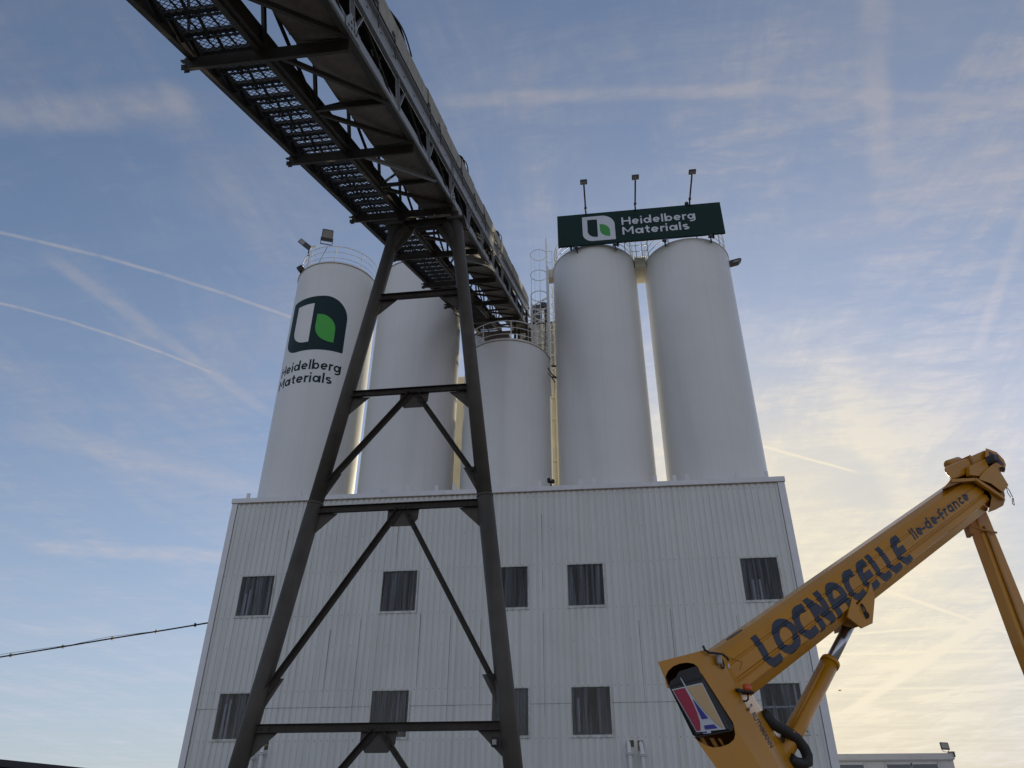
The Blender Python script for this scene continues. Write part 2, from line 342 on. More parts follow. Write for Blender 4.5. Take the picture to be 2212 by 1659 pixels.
def glyph_round(ch, q=.18):                                # wide round sans, cap height 1, x height .70
    h = q / 2; x = .35; ro = x - h
    bowl = arc(.36, x, .36 - h, ro, 0, 360, 24)
    if ch == 'H': return [[(h, 0), (h, 1)], [(.86, 0), (.86, 1)], [(h, .50), (.86, .50)]], 1.10
    if ch == 'M': return [[(h, 0), (h, 1)], [(1.02, 0), (1.02, 1)], [(h + .02, .93), (.55, .34), (1.0, .93)]], 1.27
    if ch == 'e': return [arc(.37, x, .37 - h, ro, 0, 318, 22), [(.12, x), (.37 + .37 - h, x)]], .90
    if ch == 'i': return [[(h, 0), (h, .70)], [(h, .84), (h, 1.0)]], .34
    if ch == 'l': return [[(h, 0), (h, 1.04)]], .34
    if ch == 'd': return [bowl, [(.72, 0), (.72, 1.04)]], .98
    if ch == 'b': return [arc(.44, x, .36 - h, ro, 0, 360, 24), [(h, 0), (h, 1.04)]], .96
    if ch == 'r': return [[(h, 0), (h, .70)], arc(.36, .38, .28, .32 - h, 178, 72, 8)], .54
    if ch == 'g': return [bowl, [(.72, .70), (.72, .02)] + arc(.40, -.02, .32, .27 - h, 0, -128, 10)], .98
    if ch == 'a': return [bowl, [(.72, 0), (.72, .70)]], .98
    if ch == 't': return [[(.22, .92), (.22, .24)] + arc(.42, .24, .20, .24 - h, 180, 275, 7)[1:], [(0, .62), (.46, .62)]], .60
    if ch == 's': return [arc(.30, .51, .22, .19 - h, 38, 190, 9) + [(.16, .40), (.46, .31)] + arc(.32, .19, .24, .19 - h, 30, -140, 10)], .64
def wordmark(txt, x0, x1, yb, cap):
    g_ = [glyph_round(c) for c in txt]; tot = sum(a for _, a in g_) - .18; kx = (x1 - x0) / tot; xx = x0; bm = bmesh.new(); n_ = 0
    for ps, adv in g_:
        for path in ps:
            for q in stroke([(x * kx, y * cap) for x, y in path], .18 * (kx + cap) / 2):
                bm.faces.new([bm.verts.new((xx + x, yb + y, (n_ % 5) * .0005)) for x, y in q])
            n_ += 1
        xx += adv * kx
    return bm
def rounded(x0, y0, x1, y1, tl=0, tr=0, br=0, bl=0, n=14):
    out = []
    def arc(cx, cy, r, a0):
        if r <= 0: out.append((cx, cy)); return
        for i in range(n + 1):
            a = R(a0 - 90 * i / n); out.append((cx + r * math.cos(a), cy + r * math.sin(a)))
    arc(x0 + tl, y1 - tl, tl, 180); arc(x1 - tr, y1 - tr, tr, 90); arc(x1 - br, y0 + br, br, 0); arc(x0 + bl, y0 + bl, bl, 270)
    return out

# ------------------------------------------------------------------ setting
mb = MB(); v = [mb.v(p) for p in ((-1500, -1500, 0), (1500, -1500, 0), (1500, 1500, 0), (-1500, 1500, 0))]; mb._f(v)
tag(mb.build('ground', M_asph), 'grey concrete yard around the plant', 'ground', kind='structure')

# ------------------------------------------------------------------ clad building
BX0, BX1, TOPZ, DEEP = -15.93, 6.93, 14.33, 8.0
bld = thing('plant_building', 'pale ribbed metal clad building with two rows of dark windows under the silos', 'building')
WX = [(-14.87, -13.48), (-9.0, -7.6), (-4.55, -3.24), (-1.71, -.35), (4.78, 6.13)]
WZ = [(9.53, 11.12), (5.09, 6.66)]
HOLES = [(-13.12, -12.67, 4.72, 5.01), (.09, .36, 4.70, 4.91), (.48, .67, 4.58, 4.90)]
openings = [(x0, x1, z0, z1) for x0, x1 in WX for z0, z1 in WZ] + HOLES
PT = .2345
def rib_xs():
    xs = []; x = BX0 + .22
    while x < BX1 - .24:
        for dx, y in ((0, 0), (.135, 0), (.150, .030), (.2195, .030)): xs.append((x + dx, y))
        x += PT
    return xs
def clad(mb):
    xs = rib_xs()
    for x0, x1, *_ in openings:
        for c in (x0, x1):
            k = min(range(len(xs)), key=lambda i: abs(xs[i][0] - c)); xs[k] = (c, xs[k][1])
    zlap = 6.12
    for i in range(len(xs) - 1):
        (xa, ya), (xb, yb) = xs[i], xs[i + 1]; xm = (xa + xb) / 2
        cuts = sorted({0.0, zlap, 14.33} | {z for o in openings if o[0] < xm < o[1] for z in (o[2], o[3])})
        for z0, z1 in zip(cuts, cuts[1:]):
            if any(o[0] < xm < o[1] and o[2] - .01 < (z0 + z1) / 2 < o[3] + .01 for o in openings): continue
            off = -.007 if (z0 + z1) / 2 > zlap else 0
            mb._f([mb.v((xa, ya + off, z0)), mb.v((xb, yb + off, z0)), mb.v((xb, yb + off, z1)), mb.v((xa, ya + off, z1))])
    mb.mi = 1                                               # gap under the lap and a few open side joints
    px_ = None
    for i in range(len(xs) - 1):
        (xa, ya), (xb, yb) = xs[i], xs[i + 1]
        if any(o[0] < (xa + xb) / 2 < o[1] and o[2] < zlap < o[3] for o in openings): continue
        h = .004 + .006 * random.random()
        mb._f([mb.v((xa, ya - .009, zlap - h)), mb.v((xb, yb - .009, zlap - h)), mb.v((xb, yb - .009, zlap + .003)), mb.v((xa, ya - .009, zlap + .003))])
    for k in range(1, 20):                                  # side laps between sheets, each open over some of its height
        x = BX0 + .22 + k * 5 * PT + .139
        for a, c in ((5.1, 9.4), (6.2, 9.6), (11.2, 13.4), (9.6, 11.1)):
            if random.random() < .72 or any(o[0] - .05 < x < o[1] + .05 and a < o[3] and c > o[2] for o in openings): continue
            a += random.random() * .6; c -= random.random() * .8; wdt = .006 + .010 * random.random()
            mb._f([mb.v((x - wdt * .2, -.010, a)), mb.v((x + wdt * .2, -.010, a)), mb.v((x + wdt * .6, -.010, c)), mb.v((x - wdt * .6, -.010, c))])
    mb.mi = 2
    i = 0; x = BX0 + .22 + .067
    while x < BX1 - .3:
        for z, ev in ((14.1, 1), (12.64, 3), (11.16, 1), (9.44, 1), (8.27, 3), (6.69, 1), (5.0, 1), (3.7, 3)):
            if i % ev == 0 and not any(o[0] < x < o[1] and o[2] - .02 < z < o[3] + .02 for o in openings):
                q = .0085 + .004 * random.random(); mb.box((x - q, -.020, z - q), (x + q, -.006, z + q))
        i += 1; x += PT
one('front_wall', [M_clad, M_lap, M_screw], bld, clad, normals=False)
for xa in (BX0 + .02, BX1 - .05): one('side_wall', M_clad, bld, lambda m: m.box((xa, .04, 0), (xa + .03, DEEP, TOPZ)))
def back(mb):                                               # rear wall with unseen low openings, added to light the interior
    Y = DEEP; slots = [(-17, -16.2, 0, 0)]
    sl = [(x_, x_ + 1.4, .8, 3.2) for x_ in (-15.2, -12.4, -9.6, -6.8, -4.0, -1.2, 1.6, 4.4)]
    xs = sorted({BX0, BX1} | {a for s_ in sl for a in s_[:2]})
    for xa, xb in zip(xs, xs[1:]):
        xm = (xa + xb) / 2; cuts = sorted({0, TOPZ} | {z for s_ in sl if s_[0] < xm < s_[1] for z in s_[2:]})
        for z0, z1 in zip(cuts, cuts[1:]):
            if any(s_[0] < xm < s_[1] and s_[2] - .01 < (z0 + z1) / 2 < s_[3] + .01 for s_ in sl): continue
            mb._f([mb.v((xa, Y, z0)), mb.v((xb, Y, z0)), mb.v((xb, Y, z1)), mb.v((xa, Y, z1))])
one('rear_wall', M_clad, bld, back)
one('roof', M_conc, bld, lambda m: m.box((BX0 + .06, .06, 14.05), (BX1 - .06, DEEP, 14.2)))
for x, z0, z1 in ((5.15, 9.45, 10.32), (5.40, 9.45, 10.32), (-14.62, 9.4, 10.45), (-14.46, 9.4, 10.6), (-14.60, 5.0, 6.3), (-14.44, 5.0, 6.45), (5.97, 5.6, 6.65), (-1.48, 5.2, 6.3)):   # pale posts close behind the window sheets; some stand in for streaks of light
    one('inner_post_streak', M_white, bld, lambda m: m.box((x - .04, .082, z0), (x + .04, .11, z1)))
one('inner_rail', M_white, bld, lambda m: m.box((4.85, .083, 5.88), (5.92, .11, 5.94)))
def fascia(mb):
    mb.box((BX0 - .03, -.10, 14.32), (BX1 + .03, .35, 14.52)); mb.mi = 1; mb.box((BX0, -.075, 14.300), (BX1, .02, 14.319))
one('fascia', [M_trim, M_rust], bld, fascia)
for x0, x1 in ((BX0, BX0 + .235), (BX1 - .26, BX1)):
    one('corner_trim', M_trim, bld, lambda m: (m.box((x0, -.05, 0), (x1, -.012, 14.298)), m.box((x0 if x0 < 0 else x1 - .03, -.012, 0), (x0 + .03 if x0 < 0 else x1, .25, 14.298))))
    xe = x1 + .002 if x0 < 0 else x0 - .016
    one('trim_gap', M_lap, bld, lambda m: m.box((xe, -.016, 0), (xe + .014, -.0095, 14.29)))
for i, (x0, x1) in enumerate(WX):
    for j, (z0, z1) in enumerate(WZ):
        def frame(mb):
            mb.box((x1 - .005, -.030, z0 - .02), (x1 + .05, .05, z1)); mb.box((x0 - .012, -.012, z0), (x0 + .006, .06, z1)); mb.box((x0, -.012, z1 - .012), (x1, .06, z1 + .01))
        fr = one('window', M_sill, bld, frame)
        def pane(mb):
            n_ = int(round((x1 - x0) / PT)); pt = (x1 - x0) / n_; xs = []
            for k in range(n_):
                for dx, y in ((0, .045), (.5, .045), (.58, .075), (.92, .075)): xs.append((x0 + (k + dx) * pt, y))
            xs.append((x1, .045))
            for (xa, ya), (xb, yb) in zip(xs, xs[1:]): mb._f([mb.v((xa, ya, z0)), mb.v((xb, yb, z0)), mb.v((xb, yb, z1)), mb.v((xa, ya, z1))])
        one('pane', M_pane, fr, pane)
        one('sill', M_sill, fr, lambda m: (m.box((x0 - .02, -.028, z0 - .085), (x1 + .06, .03, z0 + .004)), [m.box((x0 + k * PT, -.034, z0 - .05), (x0 + k * PT + .02, -.026, z0 - .02)) for k in range(1, 6)]))
# anchor brackets standing along the roof edge
for x in (-15.3, -13.0, -12.2, -9.5, -8.25, -7.05, -6.3, -4.6, -2.75, -1.05, -.5, 1.95, 2.72, 3.2, 5.2, 6.3):
    one('anchor_bracket', M_trim, bld, lambda m: m.box((x - .075, -.03, 14.52), (x + .075, .03, 14.52 + .26 + .06 * random.random())), bevel=.01)

# the roof edge falls a little along the building, as measured
for o in bld.children:
    for v_ in (o.data.vertices if o.type == 'MESH' else ()):
        k_ = max(0, min(1, (v_.co.z - 11.2) / 3.1)); v_.co.z -= .19 * (v_.co.x - BX0) / 22.86 * k_
# ------------------------------------------------------------------ silos
SC = 2.3
SIL = [(-13.7, 2.12, 27.62, 'white steel silo bearing the big green square logo'),
       (-9.05, 2.13, 27.30, 'plain white silo mostly hidden behind the trestle legs and conveyor'),
       (-4.42, 2.08, 22.0, 'short white silo directly below the end of the conveyor'),
       (.06, 2.12, 27.30, 'tall white silo under the logo half of the billboard'),
       (4.72, 2.11, 27.20, 'tall white silo at the end of the row, under the blank end of the billboard')]
silos = []
for k, (x, r, zt, lab) in enumerate(SIL):
    s_ = thing('silo', lab, 'silo', (x, SC, 14.2), group='white cement silos on the building'); silos.append(s_)
    def shell(mb):
        mb.lathe((x, SC), [(r, 14.2 + (zt - 14.2) * i / 5) for i in range(6)], 128)
    one('shell', M_silo, s_, shell)
    z = 14.2 + (.4 if k % 2 else 1.1)
    while z + 2.4 < zt:
        z += 2.75; one('weld_seam', M_silo, s_, lambda m: m.lathe((x, SC), [(r - .001, z - .010), (r + .0030, z), (r - .001, z + .010)], 128))
    one('drip_rim', M_rust if k < 3 else M_trim, s_, lambda m: m.lathe((x, SC), [(r, zt - .02), (r + .035, zt - .02), (r + .035, zt + .02), (r - .05, zt + .02)], 128))
    one('roof', M_silo, s_, lambda m: m.lathe((x, SC), [(r - .05, zt + .02), (r - .05, zt + (.16 if k in (0, 2) else .06)), (r - .3, zt + .18), (0, zt + .45)], 96))
    rt = r - .08
    def rails(mb):
        for h_, q in ((1.18, .026), (.80, .018), (.42, .018)): mb.ring((x, SC), rt, zt + h_, q, 64)
    rl = one('railing', M_white, s_, rails)
    for a in range(0, 360, 40):
        aa = R(a + (-28 if k == 0 else 12)); p = (x + rt * math.sin(aa), SC - rt * math.cos(aa))
        one('post', M_white, rl, lambda m: (m.box((p[0] - .022, p[1] - .022, zt + .02), (p[0] + .022, p[1] + .022, zt + 1.18)),))
    if k in (0, 2): one('roof_vent', M_white, s_, lambda m: (m.lathe((x - (.5 if k == 0 else 1.3), SC - 1.25), [(.34, zt + .1), (.34, zt + .42 + (.25 if k else 0)), (.2, zt + .55 + (.25 if k else 0)), (0, zt + .58 + (.25 if k else 0))], 20),))
# logo and lettering painted on the first silo
def cylmap(x, r, off):
    def f(c):
        th = c.x / r; rr = r + off + c.z
        return Vector((x + rr * math.sin(th), SC - rr * math.cos(th), c.y))
    return f
def logo_parts(x0, y0, w_, h_):
    P = lambda u, v_: (x0 + u * w_, y0 + v_ * h_)
    def rr(u0, v0, u1, v1, **k): return [P(a, b) for a, b in rounded(u0, v0, u1, v1, **k)]
    return rr(0, 0, 1, 1, tl=.03, tr=.40, bl=.30), rr(.155, .15, .462, .865, bl=.25, tl=.01), rr(.535, .15, .84, .65, tr=.28, bl=.28)
sx, sr = SIL[0][0], SIL[0][1]
outer, panel, leaf = logo_parts(-1.68, 22.22, 3.22, 3.26)
xsl = [-1.9 + .08 * i for i in range(48)]
for nm, pl, m_, off in (('logo', outer, M_dkpaint, .005), ('logo_panel', panel, M_silo, .009), ('logo_leaf', leaf, M_leaf, .009)):
    bm = poly_bm([pl]); slice_bm(bm, 0, xsl); map_bm(bm, cylmap(sx, sr, off), nm, m_, silos[0])
for txt, x0, x1, yb, cap in (('Heidelberg', -1.74, 1.57, 21.10, .54), ('Materials', -1.78, 1.14, 20.38, .54)):
    bm = wordmark(txt, x0, x1, yb, cap); slice_bm(bm, 0, xsl); map_bm(bm, cylmap(sx, sr, .005), 'lettering', M_dkpaint, silos[0])
# link box and short gangway between the last two silos
br = thing('link_platform', 'small cream platform bridging the two billboard silos near their tops', 'platform', (2.38, 2.3, 26.9))
one('box_beam', M_cream, br, lambda m: m.box((2.12, 1.6, 26.9), (2.68, 3.0, 27.5)), bevel=.02)
def gr(mb):
    for y in (1.62, 2.98):
        for z in (27.9, 28.3, 28.7): mb.tube([(1.95, y, z), (2.85, y, z)], .02)
        for x in (1.95, 2.25, 2.55, 2.85): mb.tube([(x, y, 27.5), (x, y, 28.7)], .02)
one('guardrail', M_white, br, gr)

# ------------------------------------------------------------------ billboard and its lamps
sg = thing('billboard', 'dark green billboard with white square logo and lettering above the tall silos', 'billboard', (2.4, 0, 27.2))
SY = -.02
one('panel', M_dgreen, sg, lambda m: m.box((-1.63, SY, 27.21), (6.46, SY + .12, 29.25)), bevel=.012)
def bf(mb):
    for x in (-1.0, 1.3, 3.6, 5.9): mb.bar((x, SY + .19, 27.1), (x, SY + .19, 29.1), .08, .1)
    for z in (27.5, 28.9): mb.bar((-1.5, SY + .27, z), (6.3, SY + .27, z), .06, .08)
one('back_frame', M_steel, sg, bf)
for x in (-.75, 1.15, 3.55, 5.75):
    one('bracket', M_lampb, sg, lambda m: (m.tube([(x, SY + .14, 27.12), (x + .05, .30, 27.00), (x + .12, .62, 27.26)], .035), m.box((x - .1, SY + .02, 27.10), (x + .1, SY + .17, 27.20))))
def signmap(off): return lambda c: Vector((c.x, SY - off - c.z, c.y))
outer, panel, leaf = logo_parts(-.38, 27.40, 1.60, 1.62)
for nm, pl, m_, off in (('logo', outer, M_grey, .004), ('logo_panel', panel, M_dgreen, .008), ('logo_leaf', leaf, M_leafs, .008)):
    map_bm(poly_bm([pl]), signmap(off), nm, m_, sg)
for txt, x0, x1, yb, cap in (('Heidelberg', 1.57, 5.16, 28.28, .50), ('Materials', 1.57, 4.72, 27.64, .50)):
    map_bm(wordmark(txt, x0, x1, yb, cap), signmap(.005), 'lettering', M_grey, sg)
for x, lab in ((-.17, 'billboard lamp on the arm above the logo'), (2.30, 'billboard lamp on the middle arm, above the lettering'), (4.98, 'billboard lamp on the arm nearest the blank end, a small bell at its foot')):
    la = thing('sign_lamp', lab, 'lamp', (x, 0, 29.25), group='lamps on arms over the billboard')
    one('arm', M_pole, la, lambda m: (m.tube([(x, .1, 29.15), (x, -.35, 29.30), (x, -2.05, 29.30)], .040, 10), m.tube([(x, -.3, 29.28), (x, -.42, 29.30)], .065, 10)))
    one('lamp_head', M_lampb, la, lambda m: (m.box((x - .17, -2.30, 29.23), (x + .17, -2.02, 29.33)),), bevel=.02)
    one('glass', M_lampgl, la, lambda m: m.box((x - .14, -2.27, 29.217), (x + .14, -2.05, 29.23)))
    if x > 4: one('bell', M_lampb, la, lambda m: m.lathe((x - .13, .0), [(0, 29.26), (.10, 29.28), (.10, 29.38), (.05, 29.45), (0, 29.46)], 16))

# ------------------------------------------------------------------ lights and camera on the logo silo, lamp on the end silo
fl = thing('floodlight', 'square black floodlight facing out from the rail of the logo silo', 'floodlight', (-13.8, .4, 28.8))
P = Vector((-13.86, .23, 29.55)); uy = Vector((-.33, .80, .50)).normalized(); ux = Vector((.925, .38, 0)).normalized(); uz = ux.cross(uy).normalized()
def obox(mb, c, ex, ey, ez, X, Y, Z):
    c = Vector(c); mb.hexa([c + X * (sx_ * ex) + Y * (sy_ * ey) + Z * (sz_ * ez) for sz_ in (-1, 1) for sx_, sy_ in ((-1, -1), (1, -1), (1, 1), (-1, 1))])
one('housing', M_lampb, fl, lambda m: (obox(m, P, .29, .09, .31, ux, uy, uz), obox(m, P + uz * .315, .25, .05, .02, ux, uy, uz)), bevel=.02)
one('glass', M_lampgl, fl, lambda m: obox(m, P - uy * .095 + uz * .07, .25, .008, .20, ux, uy, uz))
one('yoke', M_lampb, fl, lambda m: (m.bar(P - ux * .31 - uz * .1, P - ux * .31 - uz * .46, .03, .06), m.bar(P + ux * .31 - uz * .1, P + ux * .31 - uz * .46, .03, .06), m.bar(P - ux * .31 - uz * .46, P + ux * .31 - uz * .46, .05, .03)))
def cab(mb): mb.tube([(-13.80, .30, 28.8), (-13.95, .34, 28.4), (-14.2, .5, 27.95)], .014, 6)
one('cable', M_black, fl, cab)
f2 = thing('street_lamp_head', 'grey lamp head tilted outward beside the square floodlight', 'lamp', (-15.1, .6, 29))
c0 = Vector((-15.22, .6, 29.42)); ax = Vector((-.72, -.2, .62)).normalized(); sdv = Vector((.62, -.1, .74)).normalized(); nn = ax.cross(sdv).normalized(); sdv = nn.cross(ax).normalized()
one('housing', M_lampb, f2, lambda m: obox(m, c0, .42, .05, .14, ax, nn, sdv), bevel=.04)
one('glass', M_lampgl, f2, lambda m: obox(m, c0 + ax * .2 + nn * (.055 if nn.y < 0 else -.055), .16, .006, .11, ax, nn, sdv))
one('bracket', M_lampb, f2, lambda m: (m.tube([c0 - ax * .35, (-15.0, .72, 28.95), (-15.0, .78, 28.75)], .035), m.tube([(-14.93, .75, 29.0), (-14.95, .8, 28.2), (-15.05, .9, 27.8)], .012)))
f3 = thing('security_camera', 'small white security camera on the rail of the logo silo', 'security camera', (-14.6, .5, 29))
one('housing', M_white, f3, lambda m: m.bar((-14.50, .5, 29.10), (-14.76, .35, 29.0), .10, .09), bevel=.015)
one('lens', M_black, f3, lambda m: m.tube([(-14.755, .35, 29.0), (-14.80, .325, 28.985)], .04, 12))
one('bracket', M_white, f3, lambda m: m.bar((-14.50, .5, 29.12), (-14.42, .52, 29.2), .03, .03))
f4 = thing('spotlight', 'black spotlight clamped low on the rim of the logo silo', 'spotlight', (-15.2, .9, 27.7))
one('housing', M_black, f4, lambda m: obox(m, (-15.27, .80, 27.86), .16, .12, .20, Vector((.8, 0, .6)), Vector((0, 1, 0)), Vector((-.6, 0, .8))), bevel=.02)
one('clamp', M_lampb, f4, lambda m: m.bar((-15.3, .9, 27.6), (-15.28, .86, 27.8), .05, .05))
f5 = thing('street_lamp_head', 'grey lamp head sticking out from the rim of the end silo', 'lamp', (6.9, 2.3, 27.1))
one('housing', M_lampb, f5, lambda m: m.prism([(6.80, 2.2, 27.05), (7.35, 2.2, 27.18), (7.52, 2.2, 27.38), (7.40, 2.2, 27.44), (6.82, 2.2, 27.30)], (0, .3, 0)), bevel=.02)
one('glass', M_lampgl, f5, lambda m: m.prism([(7.05, 2.185, 27.14), (7.32, 2.185, 27.20), (7.42, 2.185, 27.33), (7.10, 2.185, 27.26)], (0, .012, 0)))

# ------------------------------------------------------------------ caged ladder and lattice mast
ld = thing('caged_ladder', 'white caged ladder rising between the short silo and the tall silo', 'ladder', (-2.5, 2.5, 22))
lx, ly = -2.83, 2.5
for z in (28.97, 27.58, 26.2, 24.82, 23.5):
    one('hoop', M_white, ld, lambda m: m.ring((lx, ly), .44, z, .020, 28, 0, 360, 6))
for a in (-100, -62, -25, 12, 180):
    one('cage_bar', M_white, ld, lambda m: m.bar((lx + .43 * math.sin(R(a)), ly - .43 * math.cos(R(a)), 23.0), (lx + .43 * math.sin(R(a)), ly - .43 * math.cos(R(a)), 28.97), .035, .012))
for yy in (ly - .22, ly + .22): one('stile', M_white, ld, lambda m: m.bar((lx + .42, yy, 21.8), (lx + .42, yy, 29.9), .035, .06))
for i in range(27): one('rung', M_white, ld, lambda m: m.tube([(lx + .42, ly - .22, 22.0 + i * .28), (lx + .42, ly + .22, 22.0 + i * .28)], .014, 6))
def gate(mb):
    for a, c in (((lx + .44, 2.3, 29.0), (lx + .72, 2.3, 29.0)), ((lx + .72, 2.3, 29.0), (lx + .72, 2.3, 27.7)), ((lx + .44, 2.3, 28.2), (lx + .72, 2.3, 28.2)), ((lx + .44, 2.3, 27.75), (lx + .8, 2.3, 27.75))): mb.tube([a, c], .016, 6)
one('side_gate', M_white, ld, gate)
one('bracket_box', M_cream, ld, lambda m: m.box((-2.36, 2.2, 27.12), (-2.06, 2.7, 27.66)), bevel=.01)
ms_ = thing('lattice_mast', 'thin white mast with zigzag bracing beside the caged ladder', 'mast', (-2.3, 2.2, 20))
one('pole', M_trim, ms_, lambda m: m.box((-2.42, 2.12, 20.0), (-2.29, 2.24, 27.8)))
def zig(mb):
    z = 21.5; sgn = 1
    while z < 26.0:
        mb.bar((-2.38 if sgn > 0 else -3.30, 2.9, z), (-3.30 if sgn > 0 else -2.38, 2.9, z + .62), .03, .05); z += .62; sgn = -sgn
    z = 21.8; sgn = -1
    while z < 26.0:
        mb.bar((-2.38 if sgn > 0 else -3.30, 3.3, z), (-3.30 if sgn > 0 else -2.38, 3.3, z + .62), .03, .05); z += .62; sgn = -sgn
    for q in ((-2.38, 2.9), (-3.30, 2.9), (-2.38, 3.3), (-3.3, 3.3)): mb.bar((q[0], q[1], 21.3), (q[0], q[1], 26.4), .05, .05)
one('bracing', M_trim, ms_, zig)
def z2_(mb):
    z = 22.5; sgn = 1
    while z < 27.3:
        mb.bar((-2.28 if sgn > 0 else -2.08, 3.2, z), (-2.08 if sgn > 0 else -2.28, 3.2, z + .3), .02, .03); z += .3; sgn = -sgn
    mb.bar((-2.18, 3.22, 21), (-2.18, 3.22, 27.4), .05, .04)
one('side_bracing', M_white, ms_, z2_)
one('cable', M_black, ms_, lambda m: m.tube([(-2.46, 2.05, 25.2), (-2.52, 2.05, 23.6), (-2.6, 2.05, 21.6)], .025, 6))
for z in (21.75, 21.1): one('strut', M_steel, ms_, lambda m: (m.bar((-2.4, 2.3, z), (-1.95, 2.4, z + .02), .05, .08),))
one('cable_loop', M_lampb, ms_, lambda m: (m.tube([(-2.35, .9, 20.75), (-2.2, .95, 20.45), (-2.05, 1.1, 20.35)], .03, 6), m.tube([(-2.35, .9, 20.45), (-2.2, .95, 20.3), (-2.05, 1.1, 20.05)], .025, 6)))

# ------------------------------------------------------------------ headhouse behind the short silo
hh = thing('headhouse', 'cream and grey panelled headhouse behind the short silo, receiving the conveyor', 'building', (-5, 8, 14))
def hw(mb):
    mb.box((-7.19, 8.2, 14.2), (-4.21, 11.5, 20.6)); mb.box((-9.0, 8.2, 14.2), (-7.2, 11.5, 25.2)); mb.box((-4.2, 8.2, 14.2), (-1.2, 11.5, 25.6))
one('lower_wall', M_cream, hh, hw)
def hw2(mb):
    mb.box((-4.7, 8.22, 25.6), (-1.5, 11.4, 28.6))
one('upper_wall', M_conc, hh, hw2)
def pan(mb):
    for x in (-4.6, -3.9, -3.2, -2.5, -1.9, -1.6): mb.box((x - .05, 8.12, 14.5), (x + .05, 8.18, 28.5))
    for z in (17, 19.5, 22, 23.4, 24.6, 25.3, 26.2, 27.1, 28.0): mb.box((-4.7, 8.10, z - .04), (-1.5, 8.12, z + .04))
one('panel_joint', M_cream, hh, pan)
def pr(mb):
    for z in (28.95, 29.35, 29.75): mb.tube([(-4.7, 8.3, z), (-1.5, 8.3, z)], .022)
    for x in (-4.7, -3.9, -3.1, -2.3, -1.5): mb.tube([(x, 8.3, 28.6), (x, 8.3, 29.75)], .024)
one('roof_railing', M_white, hh, pr)
one('coping', M_steel, hh, lambda m: m.box((-4.75, 8.15, 28.56), (-1.45, 11.45, 28.65)))
def rivets(mb):
    for x in (-8.25, -2.36):
        z = 15
        while z < (20.5 if x < -5 else 25): mb.box((x, 8.16, z), (x + .04, 8.2, z + .04)); z += .28
one('bolt_row', M_screw, hh, rivets)
one('support_frame', M_steel, hh, lambda m: [m.bar((x, 7.4, 20), (x, 7.4, 27), .16, .16) for x in (-6.6, -5.4, -4.2)] + [m.bar((-6.7, 7.4, z), (-4.1, 7.4, z), .12, .16) for z in (21.5, 23.6, 25.6)] + [m.bar((-6.6, 7.42, 21.5), (-4.2, 7.42, 23.6), .08, .1), m.bar((-4.2, 7.42, 23.6), (-6.6, 7.42, 25.6), .08, .1)])
fn = thing('roof_filter', 'dark twin filter units on the headhouse roof behind the caged ladder', 'filter unit', (-3.2, 7.8, 28))
one('housing', M_lampb, fn, lambda m: (m.box((-3.90, 8.8, 29.2), (-3.30, 9.6, 30.5)), m.lathe((-3.6, 9.2), [(.10, 28.7), (.28, 29.2)], 16)), bevel=.03)
one('housing', M_lampb, fn, lambda m: (m.box((-3.15, 8.8, 29.0), (-2.85, 9.6, 30.6)), m.box((-3.25, 8.9, 28.7), (-2.75, 9.5, 29.0))), bevel=.03)
one('duct', M_lampb, fn, lambda m: (m.box((-3.4, 9.0, 30.4), (-3.05, 9.4, 30.8)), m.tube([(-3.35, 9.2, 29.4), (-2.9, 9.2, 29.3)], .12, 10)))
dr = thing('drive_chute', 'dark steel chute hanging under the conveyor end above the short silo', 'chute', (-5.6, 4.2, 23))
one('hopper', M_pan, dr, lambda m: m.hexa([(-6.2, 3.4, 22.3), (-4.6, 3.4, 22.3), (-4.6, 4.8, 22.3), (-6.2, 4.8, 22.3), (-6.6, 3.2, 24.6), (-4.5, 3.2, 24.6), (-4.5, 5.2, 24.6), (-6.6, 5.2, 24.6)]))
one('support', M_steel, dr, lambda m: [m.bar((x, y, 22.2), (x, y, 26), .12, .12) for x in (-4.2, -3.6) for y in (3.4, 5.0)])
vb = thing('vent_box', 'small white slatted vent box on the short silo roof beside the trestle leg', 'vent', (-5.9, 1.5, 22.2))
one('casing', M_white, vb, lambda m: m.box((-6.15, 1.5, 22.15), (-5.55, 2.2, 22.85)), bevel=.02)
one('slats', M_lampb, vb, lambda m: [m.box((-6.09 + .075 * i, 1.485, 22.28), (-6.05 + .075 * i, 1.498, 22.72)) for i in range(8)])

# ------------------------------------------------------------------ conveyor gallery: local s along the slope, t square to it
TA = R(26); ZB, YB = 17.7, -12.8
def cv(s_, x, t_=0): return Vector((x, YB + s_ * math.cos(TA) - t_ * math.sin(TA), ZB + s_ * math.sin(TA) + t_ * math.cos(TA)))
UPC = Vector((0, -math.sin(TA), math.cos(TA)))
S0, S1 = -17.0, 22.6
XL, XR = -5.45, -3.88
cg = thing('conveyor_gallery', 'long inclined steel conveyor bridge with a hooded belt and stepped walkway', 'conveyor', (-4.7, YB, ZB))
for x in (XL, XR):
    one('bottom_chord', M_steel if x == XL else M_girder, cg, lambda m: (m.bar(cv(S0, x, 0), cv(S1, x, 0), .09, .02, UPC), m.bar(cv(S0, x + (.04 if x == XR else -.04), .05), cv(S1, x + (.04 if x == XR else -.04), .05), .014, .10, UPC)))
one('bottom_flange', M_steel, cg, lambda m: m.bar(cv(S0, XR - .05, -.014), cv(S1, XR - .05, -.014), .10, .012, UPC))
